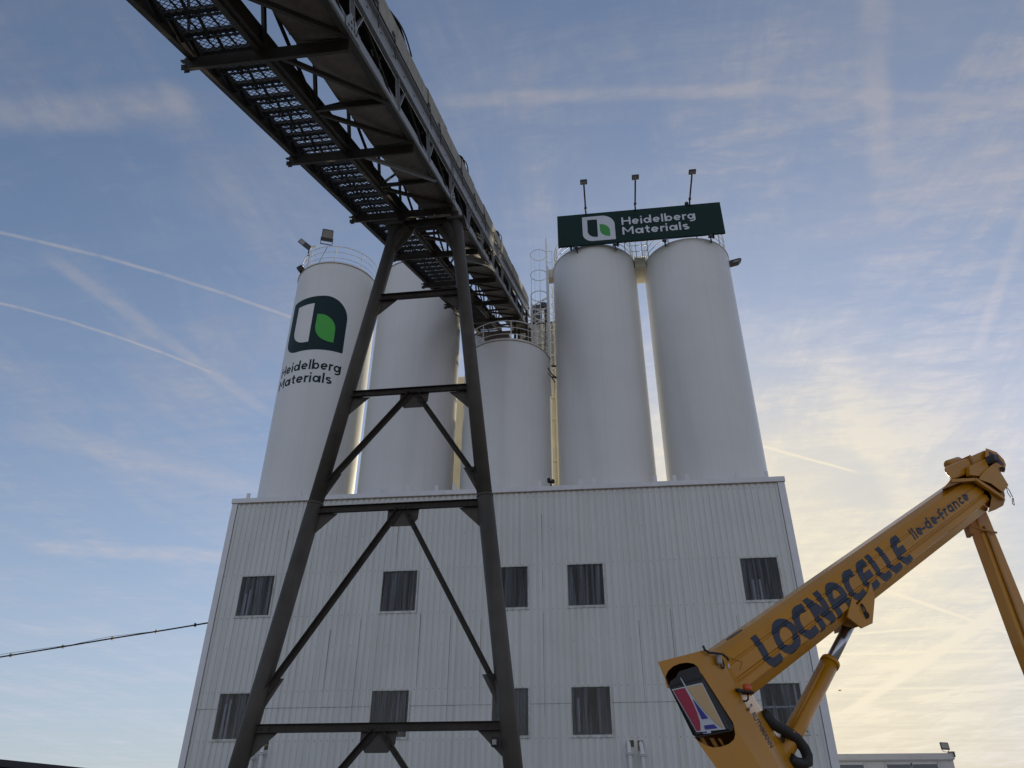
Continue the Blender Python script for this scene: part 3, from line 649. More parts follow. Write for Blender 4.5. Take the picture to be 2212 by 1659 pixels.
one('side_girder', M_girder, cg, lambda m: (m.bar(cv(S0, XR, 1.06), cv(S1, XR, 1.06), .02, .52, UPC), m.bar(cv(S0, XR + .045, .80), cv(S1, XR + .045, .80), .10, .016, UPC), m.bar(cv(S0, XR + .045, 1.32), cv(S1, XR + .045, 1.32), .10, .016, UPC), m.bar(cv(S0, XR + .013, .90), cv(S1, XR + .013, .90), .008, .012, UPC)))
def bolts(mb):
    s_ = S0 + .5
    while s_ < S1: mb.bar(cv(s_, XR + .012, 1.16), cv(s_ + .035, XR + .012, 1.16), .02, .035, UPC); s_ += .9
    for s0 in (-.5, 9.0, -9.6):
        for i in range(4):
            for t_ in (.92, 1.02, 1.12, 1.22): mb.bar(cv(s0 + i * .12, XR + .013, t_), cv(s0 + i * .12 + .04, XR + .013, t_), .02, .04, UPC)
one('girder_bolts', M_lampb, cg, bolts)
one('top_chord', M_steel, cg, lambda m: m.bar(cv(S0, XL, 1.25), cv(S1, XL, 1.25), .10, .12, UPC))
BEAMS = [-13.9, -9.35, -4.8, -.25, 4.3, 8.75, 13.2, 17.6, 21.9]
for s_ in BEAMS:
    def beam(mb):
        a, c = cv(s_, -6.93, -.10), cv(s_, -3.93, -.10)
        mb.bar(a, c, .012, .20, UPC)
        for k in (-1, 1): mb.bar(a + UPC * k * .094 + Vector((0, math.cos(TA), math.sin(TA))) * .045, c + UPC * k * .094 + Vector((0, math.cos(TA), math.sin(TA))) * .045, .09, .012, UPC)
        for k in (0, .1): mb.bar(cv(s_ + k, -7.0, -.17), cv(s_ + k, -6.9, -.17), .012, .1, UPC)
        mb.bar(cv(s_ + .06, -7.02, -.03), cv(s_ + .06, -6.85, -.03), .09, .03, UPC)
    one('cross_beam', M_steel, cg, beam)
for i in range(len(BEAMS) - 1):
    a, c = BEAMS[i], BEAMS[i + 1]; mid = (a + c) / 2 + .15
    one('cross_strut', M_steel, cg, lambda m: m.angle(cv(mid, XL, -.03), cv(mid, XR, -.03), .085, .012, UPC))
    one('floor_brace', M_steel if i % 2 else M_girder, cg, lambda m: m.angle(cv(a + .1, XL + .04, -.05), cv(mid - .05, XR - .05, -.05), .085, .010, UPC))
    one('floor_brace', M_steel, cg, lambda m: m.angle(cv(mid + .15, XL + .04, -.05), cv(c - .1, XR - .05, -.05), .085, .010, UPC))
    for (p, q) in ((a, a - .0), (mid, mid)):
        one('web_post', M_steel, cg, lambda m: m.bar(cv(p, XL, 0), cv(p, XL, 1.2), .06, .10, (0, 1, 0)))
    for p, q in ((a, mid), (c, mid)):
        one('web_diagonal', M_steel, cg, lambda m: m.bar(cv(p, XL, 1.2), cv(q, XL, .02), .05, .06, (1, 0, 0)))
VN = [-15.1, -12.3, -9.4, -6.45, -3.6, -.8, 2.0, 4.75, 7.5, 10.2, 12.9, 15.6, 18.3, 21.0]
for i, a in enumerate(VN):
    one('side_post', M_girder, cg, lambda m: m.angle(cv(a, XR + .01, .03), cv(a + .02, XR + .01, .82), .075, .010, (1, 0, 0)))
    if i < len(VN) - 1:
        c = VN[i + 1]
        one('side_diagonal', M_girder, cg, lambda m: m.bar(cv(a + .03, XR, .04), cv(a + .75, XR, .80), .03, .075, (1, 0, 0)))
        one('side_diagonal', M_steel, cg, lambda m: m.bar(cv(c - .05, XR - .01, .04), cv(a + .85, XR - .01, .80), .02, .045, (1, 0, 0)))
for s_ in (-9.4, -.55, 8.6):
    def gus(mb):
        pts = [cv(s_ - .42, XR + .055, -.02), cv(s_ + .32, XR + .055, -.02), cv(s_ + .30, XR + .055, .16), cv(s_ + .1, XR + .055, .34), cv(s_ - .12, XR + .055, .36), cv(s_ - .40, XR + .055, .12)]
        mb.prism(pts, (.012, 0, 0)); mb.mi = 1
        for ds, t_ in ((-.3, .05), (-.15, .07), (-.15, .18), (0, .10), (0, .22), (.1, .08), (.18, .18), (-.02, .30)): mb.bar(cv(s_ + ds, XR + .072, t_), cv(s_ + ds + .045, XR + .072, t_), .012, .045, UPC)
    one('gusset_plate', [M_girder, M_black], cg, gus)
def pan_(mb):                                               # sagging sheet pan under the return belt
    ss = []; s_ = S0
    while s_ < S1: ss.append(s_); s_ += .38
    xs = [-4.96, -4.93, -4.8, -4.6, -4.4, -4.2, -4.05, -3.98, -3.97]; tb = [.34, .12, .085, .07, .065, .07, .08, .12, .42]
    g_ = [[mb.v(cv(s_, x + .012 * math.sin(s_ * 3.1 + j), t_ + .012 * math.sin(s_ * 2.1 + j * .9) + .006 * random.random())) for j, (x, t_) in enumerate(zip(xs, tb))] for s_ in ss]
    for a, c in zip(g_, g_[1:]):
        for j in range(len(xs) - 1): mb._f([a[j], a[j + 1], c[j + 1], c[j]], True)
one('belt_pan', M_pan, cg, pan_)
for i in range(17): one('pan_seam', M_steel, cg, lambda m: m.bar(cv(S0 + .9 + 2.28 * i, -4.9, .06), cv(S0 + .9 + 2.28 * i, -4.05, .055), .05, .012, UPC))
one('side_skirt', M_girder, cg, lambda m: m.bar(cv(S0, XR - .03, .20), cv(S1, XR - .03, .20), .008, .26, UPC))
one('belt', M_black, cg, lambda m: (m.bar(cv(S0, -4.5, .95), cv(S1, -4.5, .95), .95, .02, UPC), m.bar(cv(S0, -4.5, .48), cv(S1, -4.5, .48), .9, .02, UPC), m.bar(cv(S0, -5.02, .8), cv(S1, -5.02, .8), .015, .9, UPC)))
for s_ in [S0 + 1.2 * i for i in range(1, 32)]:
    one('idler', M_steel, cg, lambda m: (m.tube([cv(s_, -5.0, .42), cv(s_, -3.95, .42)], .045, 8), m.bar(cv(s_, -5.3, .70), cv(s_, -3.92, .70), .06, .06, UPC)))
HP = [(-3.86, 1.50), (-3.84, 1.98), (-3.93, 2.12), (-4.15, 2.25), (-4.5, 2.32), (-4.9, 2.28), (-5.2, 2.05), (-5.36, 1.7), (-5.4, 1.42)]
k = 0; s_ = S0
while s_ < S1 - .5:
    e_ = min(s_ + 2.28, S1); o_ = .0 if k % 2 else .018
    def hood(mb):
        for a, c in ((s_ - .03, (s_ + e_) / 2), ((s_ + e_) / 2, e_ + .03)):
            for (xa, ta), (xb, tb) in zip(HP, HP[1:]):
                A = [cv(a, xa + o_, ta + o_), cv(c, xa + o_, ta + o_), cv(c, xb + o_, tb + o_), cv(a, xb + o_, tb + o_)]
                mb._f([mb.v(p) for p in A])
                mb._f([mb.v(p + Vector((-.01, 0, -.012))) for p in reversed(A)])
    one('hood_sheet', M_hood, cg, hood, normals=False)
    k += 1; s_ = e_
one('hood_kerb', M_steel, cg, lambda m: (m.bar(cv(S0, -3.91, 1.42), cv(S1, -3.91, 1.42), .07, .17, UPC), m.bar(cv(S0, -3.86, 1.505), cv(S1, -3.86, 1.505), .06, .02, UPC)))
for s_, l_ in ((-6.9, 1.9), (1.2, 1.3), (9.4, 1.4)):       # black rubber flaps bulging over inspection openings of the hood
    def flap(mb):
        for i in range(12):
            a, c = s_ + l_ * i / 12, s_ + l_ * (i + 1) / 12; ba, bc = .11 * math.sin(math.pi * i / 12) + .02, .11 * math.sin(math.pi * (i + 1) / 12) + .02
            Q = HP[2:8]
            for (xa, ta), (xb, tb) in zip(Q, Q[1:]): mb._f([mb.v(cv(a, xa + ba * .5, ta + ba)), mb.v(cv(c, xa + bc * .5, ta + bc)), mb.v(cv(c, xb + bc * .2, tb + bc)), mb.v(cv(a, xb + ba * .2, tb + ba))])
        mb.tube([cv(s_ + l_ * i / 12, -3.84 + .05 * math.sin(math.pi * i / 12), 2.0 + .10 * math.sin(math.pi * i / 12)) for i in range(13)], .018, 6)
    one('rubber_flap', M_black, cg, flap, normals=False)
for s_ in (-7.9, -6.7, -3.4, -2.2, 1.0, 3.4, 5.6, 8.0):
    one('hood_clip', M_lampb, cg, lambda m: (m.tube([cv(s_, -3.82, 1.60), cv(s_ + .05, -3.79, 1.45), cv(s_ + .02, -3.80, 1.12), cv(s_ + .06, -3.80, 1.05)], .014, 6), m.bar(cv(s_, -3.82, 1.62), cv(s_ + .16, -3.82, 1.62), .03, .05, UPC)))
for s_ in (-8.2, -7.7, -4.6, -1.8, 2.6, 6.4): one('skirt_hook', M_lampb, cg, lambda m: (m.tube([cv(s_, XR + .02, .42), cv(s_ - .03, XR + .03, .34), cv(s_ + .05, XR + .03, .32)], .012, 6)))
one('pull_cord', M_white, cg, lambda m: m.tube([cv(S0 + i * 2.6, XR + .03, .74 + (.0 if i % 2 else -.03)) for i in range(15)], .006, 5))
# stepped walkway of expanded metal
WL, WR = -6.80, -5.56
for x in (WL - .03, WR + .05):
    one('stringer', M_steel, cg, lambda m: (m.bar(cv(S0, x, .19), cv(S1, x, .19), .014, .50, UPC), m.bar(cv(S0, x + (.05 if x < -6 else -.05), -.05), cv(S1, x + (.05 if x < -6 else -.05), -.05), .10, .014, UPC)))
def tread_mesh():
    mb = MB(); run, rise = .557, .272; nx, ny = 19, 15; W_ = WR - WL; dx, dy = W_ / nx, run / ny
    def strand(p, q, wd=.0105, th=.006):
        p, q = Vector(p), Vector(q); d = (q - p).normalized(); sd = Vector((-d.y, d.x, 0)) * wd / 2; h = Vector((0, 0, th))
        a = [p - sd, p + sd, q + sd, q - sd]; vb_ = [mb.v(v) for v in a]; vt = [mb.v(v + h) for v in a]
        mb._f(vb_[::-1]); mb._f(vt)
        for i_, j_ in ((0, 3), (1, 2)): mb._f([vb_[i_], vb_[j_], vt[j_], vt[i_]])
    for j in range(ny + 1):
        for i in range(nx):
            y = j * dy; s1 = 1 if (i + j) % 2 else -1
            strand((i * dx, y - s1 * dy * .5, 0), ((i + 1) * dx, y + s1 * dy * .5, 0))
    mb.box((0, -.012, -.075), (W_, 0, .02)); mb.box((0, -.012, -.085), (W_, .06, -.075)); mb.box((0, run - .03, -.05), (W_, run - .018, .012)); mb.box((W_ * .40, 0, -.035), (W_ * .44, run, -.004))
    mb.box((0, 0, -.045), (.075, run, -.005)); mb.box((W_ - .06, 0, -.045), (W_, run, -.005))
    me = bpy.data.meshes.new('tread'); mb.bm.to_mesh(me); mb.bm.free(); me.materials.append(M_grate); return me
tm = tread_mesh(); pitch = .62; s_ = S0
base = parent_world(cg)
while s_ < S1 - .3:
    o = bpy.data.objects.new('tread', tm); COL.objects.link(o); o.parent = cg
    p = cv(s_, WL, .36); o.location = Vector((WL, p.y, p.z)) - base
    s_ += pitch
one('handrail', M_steel, cg, lambda m: (m.tube([cv(S0, WL - .05, 1.25), cv(S1, WL - .05, 1.25)], .022), m.tube([cv(S0, WL - .05, .70), cv(S1, WL - .05, .70)], .018)))
for s_ in BEAMS: one('rail_post', M_steel, cg, lambda m: m.bar(cv(s_, WL - .05, .1), cv(s_, WL - .05, 1.25), .04, .04, (0, 1, 0)))

# ------------------------------------------------------------------ trestle
ts = thing('trestle', 'tall dark steel A shaped trestle with two pipe legs carrying the conveyor', 'trestle', (-5, YB, 0))
def legL(z): return Vector((-5.60 - (17.15 - z) * .1445, YB, z))
def legR(z): return Vector((-3.83 - (17.15 - z) * -.1215, YB, z))
for f_ in (legL, legR):
    def leg(mb):
        mb.tube([f_(0), f_(8.62)], .188, 32); mb.tube([f_(8.60), f_(17.15)], .178, 32); mb.tube([f_(8.57), f_(8.63)], .194, 32)
        mb.box((f_(0).x - .35, YB - .35, 0), (f_(0).x + .35, YB + .35, .05))
    one('leg', M_leg, ts, leg)
for f_, sg_ in ((legL, 1), (legR, -1)):
    def head(mb):
        c_ = f_(17.0); mb.prism([f_(16.1) + Vector((sg_ * .12, -.012, 0)), f_(17.2) + Vector((-sg_ * .16, -.012, 0)), f_(17.2) + Vector((sg_ * .62, -.012, 0)), f_(16.75) + Vector((sg_ * .50, -.012, 0))], (0, .024, 0))
        mb.box((c_.x - .26, YB - .2, 17.15), (c_.x + .26, YB + .2, 17.24)); mb.tube([f_(16.2), f_(16.7) + Vector((sg_ * .12, 0, 0)), f_(17.1) + Vector((sg_ * .30, 0, 0))], .15, 20)
        for dx in (.1, .3, .5):
            mb.bar(f_(17.08) + Vector((sg_ * dx, -.03, 0)), f_(17.08) + Vector((sg_ * dx, -.05, 0)), .04, .04)
    one('leg_head', M_leg, ts, head)
one('cap_beam', M_steel, ts, lambda m: (m.channel((-5.55, YB, 17.20), (-3.75, YB, 17.20), .26, .09, .012), m.bar((-5.6, YB + .25, 17.32), (-3.7, YB + .25, 17.32), .1, .18)))
one('bearing', M_steel, ts, lambda m: (m.box((-5.56, YB - .12, 17.25), (-5.34, YB + .12, 17.52)), m.box((-3.98, YB - .12, 17.25), (-3.76, YB + .12, 17.52))))
def mid(z): return (legL(z) + legR(z)) / 2
for z in (14.57, 11.53, 8.42, 3.73):
    one('brace', M_steel, ts, lambda m: m.channel(legL(z) + Vector((.14, -.03, 0)), legR(z) + Vector((-.14, -.03, 0)), .165 if z < 14 else .20, .07, .010))
    for f_, sg_ in ((legL, 1), (legR, -1)):
        def g1(mb):
            mb.prism([f_(z - .05) + Vector((sg_ * .10, .0, 0)), f_(z - .08) + Vector((sg_ * .62, .0, 0)), f_(z - .58) + Vector((sg_ * .16, .0, 0))], (0, .014, 0)); mb.mi = 1
            for dx in (.26, .42): mb.tube([f_(z) + Vector((sg_ * dx, -.035, 0)), f_(z) + Vector((sg_ * dx, -.06, 0))], .022, 6)
        one('corner_gusset', [M_leg, M_steel], ts, g1)
for z, zl in ((11.53, 8.95), (8.42, 4.30), (3.73, -.3)):
    mm = mid(z); mx_ = mm.x + (.12 if z > 8 else .05)
    def gp(mb):
        mb.prism([(mx_ - .36, YB + .0, z - .06), (mx_ + .38, YB, z - .06), (mx_ + .36, YB, z - .3), (mx_ + .22, YB, z - .46), (mx_ - .24, YB, z - .46), (mx_ - .36, YB, z - .3)], (0, .014, 0)); mb.mi = 1
        for dx, dz in ((-.05, 0), (.05, 0), (.2, 0), (-.2, 0)): mb.tube([(mx_ + dx, YB - .04, z + dz), (mx_ + dx, YB - .062, z + dz)], .022, 6)
    one('centre_gusset', [M_leg, M_steel], ts, gp)
    for f_, sg_ in ((legL, 1), (legR, -1)):
        a_ = Vector((mx_ - sg_ * .06, YB - .03, z - .07)); e_ = f_(max(zl, .1)) + Vector((sg_ * .10, -.03, 0))
        def dg(mb):
            mb.angle(a_, e_, .12, .012, (0, -1, 0), flip=sg_); d_ = (e_ - a_).normalized()
            for q in (.16, .34, .52):
                for p0, dd in ((a_, d_), (e_, -d_)): mb.tube([p0 + dd * q + Vector((0, -.01, 0)), p0 + dd * q + Vector((0, -.035, 0))], .024, 6)
        one('diagonal', M_steel, ts, dg)
        if zl > 0:
            one('node_gusset', M_leg, ts, lambda m: m.prism([f_(zl + .42) + Vector((sg_ * .12, 0, 0)), f_(zl + .40) + Vector((sg_ * .44, 0, 0)), f_(zl - .35) + Vector((sg_ * .12, 0, 0))], (0, .012, 0)))
bx = thing('work_lamp', 'small black lamp fixed to the trestle leg near its lowest brace', 'lamp', (-2.4, YB - .2, 3.4))
one('housing', M_black, bx, lambda m: m.box((-2.50, YB - .34, 3.33), (-2.36, YB - .2, 3.50)), bevel=.015)
one('lens', M_lampgl, bx, lambda m: m.box((-2.47, YB - .352, 3.36), (-2.39, YB - .341, 3.45)))

# ------------------------------------------------------------------ pipes coming out of the wall, camera on the fascia
for x, y_, lab in ((.18, 4.79, 'white wall pipe nearer the trestle, of the pair right of the centre windows'), (.61, 4.74, 'white wall pipe nearer the crane, of the pair right of the centre windows'),
                   (-13.18, 4.74, 'white wall pipe almost hidden behind the trestle leg'), (-12.82, 4.90, 'white wall pipe just clear of the trestle leg')):
    pp = thing('wall_pipe', lab, 'pipe', (x, -.1, 0), group='white pipes leaving the building wall')
    one('pipe', M_white, pp, lambda m: (m.tube([(x - .02, .25, y_ + .06), (x - .02, .0, y_ + .07), (x - .01, -.10, y_ + .02), (x, -.14, y_ - .10), (x + .02, -.15, y_ - .4), (x + .02, -.15, .1)], .070, 14)))
    one('flange', M_white, pp, lambda m: (m.tube([(x + .02, -.15, y_ - .26), (x + .02, -.15, y_ - .295)], .125, 18), m.tube([(x + .02, -.15, y_ - .305), (x + .02, -.15, y_ - .34)], .125, 18)))
    one('joint_ring', M_lampb, pp, lambda m: m.tube([(x + .02, -.15, y_ - .78), (x + .02, -.15, y_ - .795)], .0735, 14))
dk = thing('roof_camera', 'small black twin lamp clamped on the roof edge between two silos', 'lamp', (-2.25, -.1, 14.6))
one('housing', M_black, dk, lambda m: (m.tube([(-2.33, -.02, 14.62), (-2.33, -.22, 14.64)], .075, 14), m.tube([(-2.17, -.02, 14.60), (-2.17, -.2, 14.58)], .07, 14)))
one('clamp', M_black, dk, lambda m: (m.bar((-2.25, -.12, 14.40), (-2.25, -.06, 14.62), .05, .05)))

# ------------------------------------------------------------------ overhead cable, low office, shed roof, twigs, bird
oc = thing('overhead_cable', 'thick black overhead cable running to the building corner with clamps', 'cable', (-20, .5, 9))
PTS = [(-46, .5, 5.0), (-34, .5, 6.95), (-28, .5, 7.86), (-24.9, .5, 8.31), (-22.5, .5, 8.62), (-20.2, .5, 8.93), (-18, .5, 9.20), (-15.95, .5, 9.47)]
one('cable', M_black, oc, lambda m: m.tube(PTS, .030, 8))
one('carrier_wire', M_lampb, oc, lambda m: m.tube([(-46, .5, 5.2), (-26.6, .5, 8.15), (-24.45, .5, 8.47), (-21.9, .5, 8.72), (-20.35, .5, 9.0), (-18.2, .5, 9.18), (-15.95, .5, 9.50)], .008, 5))
for x, z in ((-24.45, 8.37), (-22.25, 8.66), (-20.18, 8.93), (-18.35, 9.16), (-16.75, 9.37)):
    one('clamp', M_lampb, oc, lambda m: m.tube([(x - .02, .5, z - .0), (x + .02, .5, z + .0)], .075, 10))
of = thing('office_block', 'low flat roofed pale office with strip windows beyond the crane', 'building', (13, 16, 0))
def ow(mb):
    mb.box((8.0, 16.02, 0), (16.25, 24, 5.69)); 
one('wall', M_office, of, ow)
one('parapet', M_office, of, lambda m: (m.box((7.98, 15.90, 5.70), (16.32, 24.05, 5.985)), m.box((7.98, 15.94, 5.655), (16.26, 15.99, 5.70))), bevel=.01)
for x0, x1 in ((9.1, 11.93), (13.0, 14.18), (14.22, 15.46)):
    wd_ = one('window', M_office, of, lambda m: (m.box((x0 - .04, 15.95, 4.0), (x0 + .02, 16.01, 5.55)), m.box((x1 - .02, 15.95, 4.0), (x1 + .04, 16.01, 5.55)), m.box((x0, 15.95, 5.49), (x1, 16.01, 5.55))))
    one('glass', M_glass, wd_, lambda m: m.box((x0 + .02, 15.99, 4.0), (x1 - .02, 16.015, 5.48)))
for x in (11.98, 12.95, 15.5): one('pilaster', M_office, of, lambda m: m.box((x, 15.97, 0), (x + .03, 16.01, 5.65)))
ff = thing('floodlight', 'small black floodlight at the roof corner of the low office', 'floodlight', (16, 15.9, 6))
one('housing', M_lampb, ff, lambda m: obox(m, (15.95, 15.8, 6.29), .20, .04, .17, Vector((1, 0, -.05)), Vector((0, 1, 0)), Vector((-.03, 0, 1))), bevel=.02)
one('glass', M_lampgl, ff, lambda m: obox(m, (15.95, 15.75, 6.30), .16, .006, .12, Vector((1, 0, -.05)), Vector((0, 1, 0)), Vector((-.03, 0, 1))))
one('bracket', M_lampb, ff, lambda m: (m.tube([(15.78, 15.8, 6.12), (15.85, 15.85, 6.04), (16.05, 15.85, 6.02), (16.12, 15.8, 6.14)], .014, 6), m.box((16.05, 15.84, 5.99), (16.36, 15.92, 6.05)), m.box((16.30, 15.84, 5.80), (16.36, 15.92, 5.99))))
sh = thing('shed', 'dark low shed roof edge at the yard side', 'shed', (-15, -8, 0))
one('roof', M_darkroof, sh, lambda m: m.prism([(-15.63, -9.55, 3.56), (-13.9, -6.32, 3.50), (-20, -4, 3.4), (-22, -8, 3.5)], (0, 0, -.16)))
one('wall', M_darkroof, sh, lambda m: m.prism([(-15.8, -9.3, 0), (-14.1, -6.4, 0), (-20, -4.3, 0), (-21.8, -8, 0)], (0, 0, 3.3)))
def twig(mb, base, h, n, seed):
    rd = random.Random(seed); b0 = Vector(base)
    def br_(p, d, l, r, dep):
        q = p + d * l; mb.tube([p, (p + q) / 2 + Vector((rd.uniform(-.04, .04), 0, 0)) * l, q], r, 5, r2=r * .6)
        if dep:
            for _ in range(3): br_(p + (q - p) * rd.uniform(.4, 1), (d + Vector((rd.uniform(-.8, .8), rd.uniform(-.8, .8), rd.uniform(0, .5)))).normalized(), l * .62, r * .55, dep - 1)
    for _ in range(n): br_(b0, Vector((rd.uniform(-.4, .4), rd.uniform(-.3, .3), 1)).normalized(), h * .45, .03, 3)
for bx_, h_, sd_, lab in (((-13.9, -5.6, 0), 3.95, 3, 'dark bare shrub poking over the shed roof end'), ((-13.25, -5.0, 0), 3.95, 5, 'dark bare shrub with hooked twigs beyond the shed'), ((17.3, 20, 0), 6.4, 8, 'bare shrub behind the corner of the low office')):
    tr_ = thing('bare_shrub', lab, 'shrub', bx_); one('branches', M_bark, tr_, lambda m: twig(m, bx_, h_ * .92, 3, sd_))
for (x, y, z), s_, lab in (((11.53, 16, 9.02), .085, 'small dark bird gliding beside the building above the office'), ((-24.5, 0, 6.0), .05, 'tiny bird low in the sky under the overhead cable')):
    def bird(mb):
        for sg_ in (-1, 1): mb.prism([(x, y, z), (x + sg_ * s_ * .5, y - .05, z + s_ * .5), (x + sg_ * s_ * 1.2, y, z + s_ * .35), (x + sg_ * s_ * .4, y + .05, z + s_ * .1)], (0, .02, 0))
        mb.tube([(x, y - s_, z), (x, y - s_ * .4, z + .01), (x, y + s_ * .4, z), (x, y + s_, z - .01)], s_ * .22, 8)
    tag(one('bird', M_bird, None, bird), lab, 'bird')

# ------------------------------------------------------------------ crane: coordinates a (along the boom's vertical plane), z (up), b (toward the yard side)
CH = Vector((.85, .53, 0)).normalized(); CN = Vector((CH.y, -CH.x, 0)); CO = Vector((.8616, -19.23, 0))
CA, CZ, CB = -5.9, 1.6, 7.85
def cp(a, z, b=0): return CO + CH * a + CN * b + Vector((0, 0, z))
def ap(a, z, b):                                            # a corner measured on the plane b = 0 and set at its true depth b
    k_ = (CB - b) / CB; return cp(CA + (a - CA) * k_, CZ + (z - CZ) * k_, b)
cr = thing('boom_lift', 'orange yellow folded boom of a truck mounted aerial lift with navy lettering', 'crane', cp(1, 0))
ANG = R(30.7); A0 = (.6, 3.49); ca, sa = math.cos(ANG), math.sin(ANG)
def bo(s_, t_, b=0): return cp(A0[0] + s_ * ca - t_ * sa, A0[1] + s_ * sa + t_ * ca, b)
BP = [(0, .075), (-.018, .085), (-.018, .105), (-.006, .118), (-.045, .235), (-.15, .30), (-.41, .30), (-.52, .235), (-.56, .08), (-.56, -.2), (-.42, -.375), (-.15, -.375), (-.035, -.245), (0, -.225), (0, -.125), (-.022, -.113), (-.022, -.088), (0, -.075)]
def face_b(t_):
    F_ = [(.235, -.045), (.118, -.006), (.105, -.018), (.085, -.018), (.075, 0), (-.075, 0), (-.088, -.022), (-.113, -.022), (-.125, 0), (-.225, 0), (-.245, -.035), (-.375, -.15)]
    for (t0, b0), (t1, b1) in zip(F_, F_[1:]):
        if t1 <= t_ <= t0: return b0 + (b1 - b0) * (t0 - t_) / (t0 - t1)
    return -.05
BE = 6.93
def boom(mb):
    n_ = len(BP); SS = [-.1, .8, 1.6, 2.4, 3.2, 4, 4.8, 5.6, BE]
    rg = [[mb.v(bo(s_, t_, b_)) for b_, t_ in BP] for s_ in SS]
    for A, B in zip(rg, rg[1:]):
        for i in range(n_): mb._f([A[i], A[(i + 1) % n_], B[(i + 1) % n_], B[i]])
    mb._f(rg[-1]); mb._f(rg[0])
one('upper_boom', M_yel, cr, boom, bevel=.006)
one('boom_groove_line', M_yin, cr, lambda m: m.bar(bo(0, -.132, .0015), bo(BE, -.132, .0015), .004, .006, CN))
def bmap(off): return lambda c: bo(c.x, c.y, face_b(c.y) + off + c.z)
TS = [.235, .118, .105, .085, .075, -.075, -.088, -.113, -.125, -.225, -.245]
def glyph(ch, wd=.27):
    h = wd / 2
    if ch == 'L': return [[(h, 1), (h, .42)] + arc(h + .28, .42, .28, .42 - h, 180, 270, 8)[1:] + [(.80, h)]]
    if ch == 'O': return [arc(.5, .5, .5 - h, .5 - h, 90, 450, 28)]
    if ch == 'C': return [[(.86, 1 - h - .03)] + arc(.52, .5, .52 - h, .5 - h, 82, 278, 18) + [(.86, h + .03)]]
    if ch == 'E': return [[(.82, 1 - h - .01)] + arc(.50, .5, .5 - h, .5 - h, 84, 276, 18) + [(.82, h + .01)], [(.3, .5), (.76, .5)]]
    if ch == 'N': return [[(h, 0), (h, 1)], [(h * 1.0, .93), (.86 - h, .07)], [(.86 - h, 1), (.86 - h, 0)]]
    if ch == 'A': return [[(h, 0), (h, .5)] + arc(.45, .52, .45 - h, .48 - h, 180, 0, 12) + [(.90 - h, 0)], [(h, .40), (.90 - h, .40)]]
s_ = .57; polys = []; hgt = .46
for ch, adv in (('L', .30), ('O', .47), ('C', .385), ('N', .41), ('A', .435), ('C', .375), ('E', .375), ('L', .30), ('L', .31), ('E', .36)):
    wsc = adv * .93 / (.80 if ch == 'L' else .95)
    for path in glyph(ch, .26):
        for q in stroke([(x * wsc, y * hgt) for x, y in path], .113):
            polys.append([(s_ + x, -.262 + y) for x, y in q])
    s_ += adv
bm = bmesh.new()
for k_, q in enumerate(polys):
    vs = [bm.verts.new((x, y, (k_ % 7) * .0004)) for x, y in q]; bm.faces.new(vs)
slice_bm(bm, 1, TS); map_bm(bm, bmap(.004), 'lettering', M_navy, cr)
def glyph_small(ch):
    if ch == 'I': return [[(.14, 0), (.14, 1)]], .30
    if ch == 'l': return [[(.14, 0), (.14, 1)]], .30
    if ch == '-': return [[(.02, .36), (.38, .36)]], .42
    if ch == 'e': return [[(.14, .37), (.58, .37)] + arc(.37, .37, .235, .24, 5, 310, 14)], .72
    if ch == 'd': return [arc(.36, .36, .23, .235, 0, 360, 16), [(.60, 0), (.60, 1)]], .80
    if ch == 'F': return [[(.20, -.06), (.20, .62)] + arc(.42, .64, .22, .24, 180, 80, 8)[1:], [(.02, .46), (.50, .46)]], .60
    if ch == 'r': return [[(.14, 0), (.14, .66)], [(.16, .38)] + arc(.40, .36, .24, .24, 165, 80, 7)[1:]], .52
    if ch == 'a': return [arc(.36, .36, .23, .235, 0, 360, 16), [(.60, 0), (.60, .70)]], .80
    if ch == 'n': return [[(.14, 0), (.14, .66)], [(.14, .36)] + arc(.36, .38, .23, .22, 165, 0, 10)[1:] + [(.59, 0)]], .80
    if ch == 'c': return [arc(.37, .36, .235, .235, 58, 302, 14)], .62
word = 'Ile-de-France'; tot = sum(glyph_small(c)[1] for c in word); kx = 1.93 / tot; hh_ = .178; polys = []; s_ = 4.51
for ch in word:
    ps, adv = glyph_small(ch)
    for path in ps:
        for q in stroke([(x * kx, y * hh_) for x, y in path], .035): polys.append([(s_ + x, -.03 + y) for x, y in q])
    s_ += adv * kx
bm = bmesh.new()
for k_, q in enumerate(polys):
    vs = [bm.verts.new((x, y, (k_ % 7) * .0004)) for x, y in q]; bm.faces.new(vs)
slice_bm(bm, 1, TS); map_bm(bm, bmap(.004), 'lettering', M_navy, cr)
one('top_mark', M_navy, cr, lambda m: m.prism([bo(.53 + .16 * math.cos(q), .303, -.225 + .07 * math.sin(q)) for q in [2 * math.pi * i / 20 for i in range(20)]], (0, 0, .002)))
# elbow head of the lower boom, set forward of the upper boom
EB = .27
LD = Vector((.62, -1.0)).normalized()                       # lower boom runs down this way in (a, z)
WP = [(-.47, 3.52, .0, -.45), (-.47, 3.52, .0, 0), (.22, 3.73, .53, 0), (.43, 3.745, .84, -.07), (.545, 3.72, 1.02, -.20), (.60, 3.69, 1.08, -.30), (.60, 3.69, 1.06, -.62), (-.2, 3.6, .3, -.70)]
BOT = [(-.47, 3.52), None]
def lowpt(w_, db, L_): # point down the lower boom: start of its lower run plus L_ along it
    base_ = Vector((-.30, 3.20)); acr = Vector((1.0, .62)).normalized()
    q = base_ + acr * w_ + LD * L_; return ap(q.x, q.y, EB) - CN * (-db) if False else (ap(q.x, q.y, EB) + CN * db)
edgeL = [(-.47, 3.52), (-.44, 3.44), (-.34, 3.24), (-.07, 2.74), (.18, 2.44), (1.15, .95)]
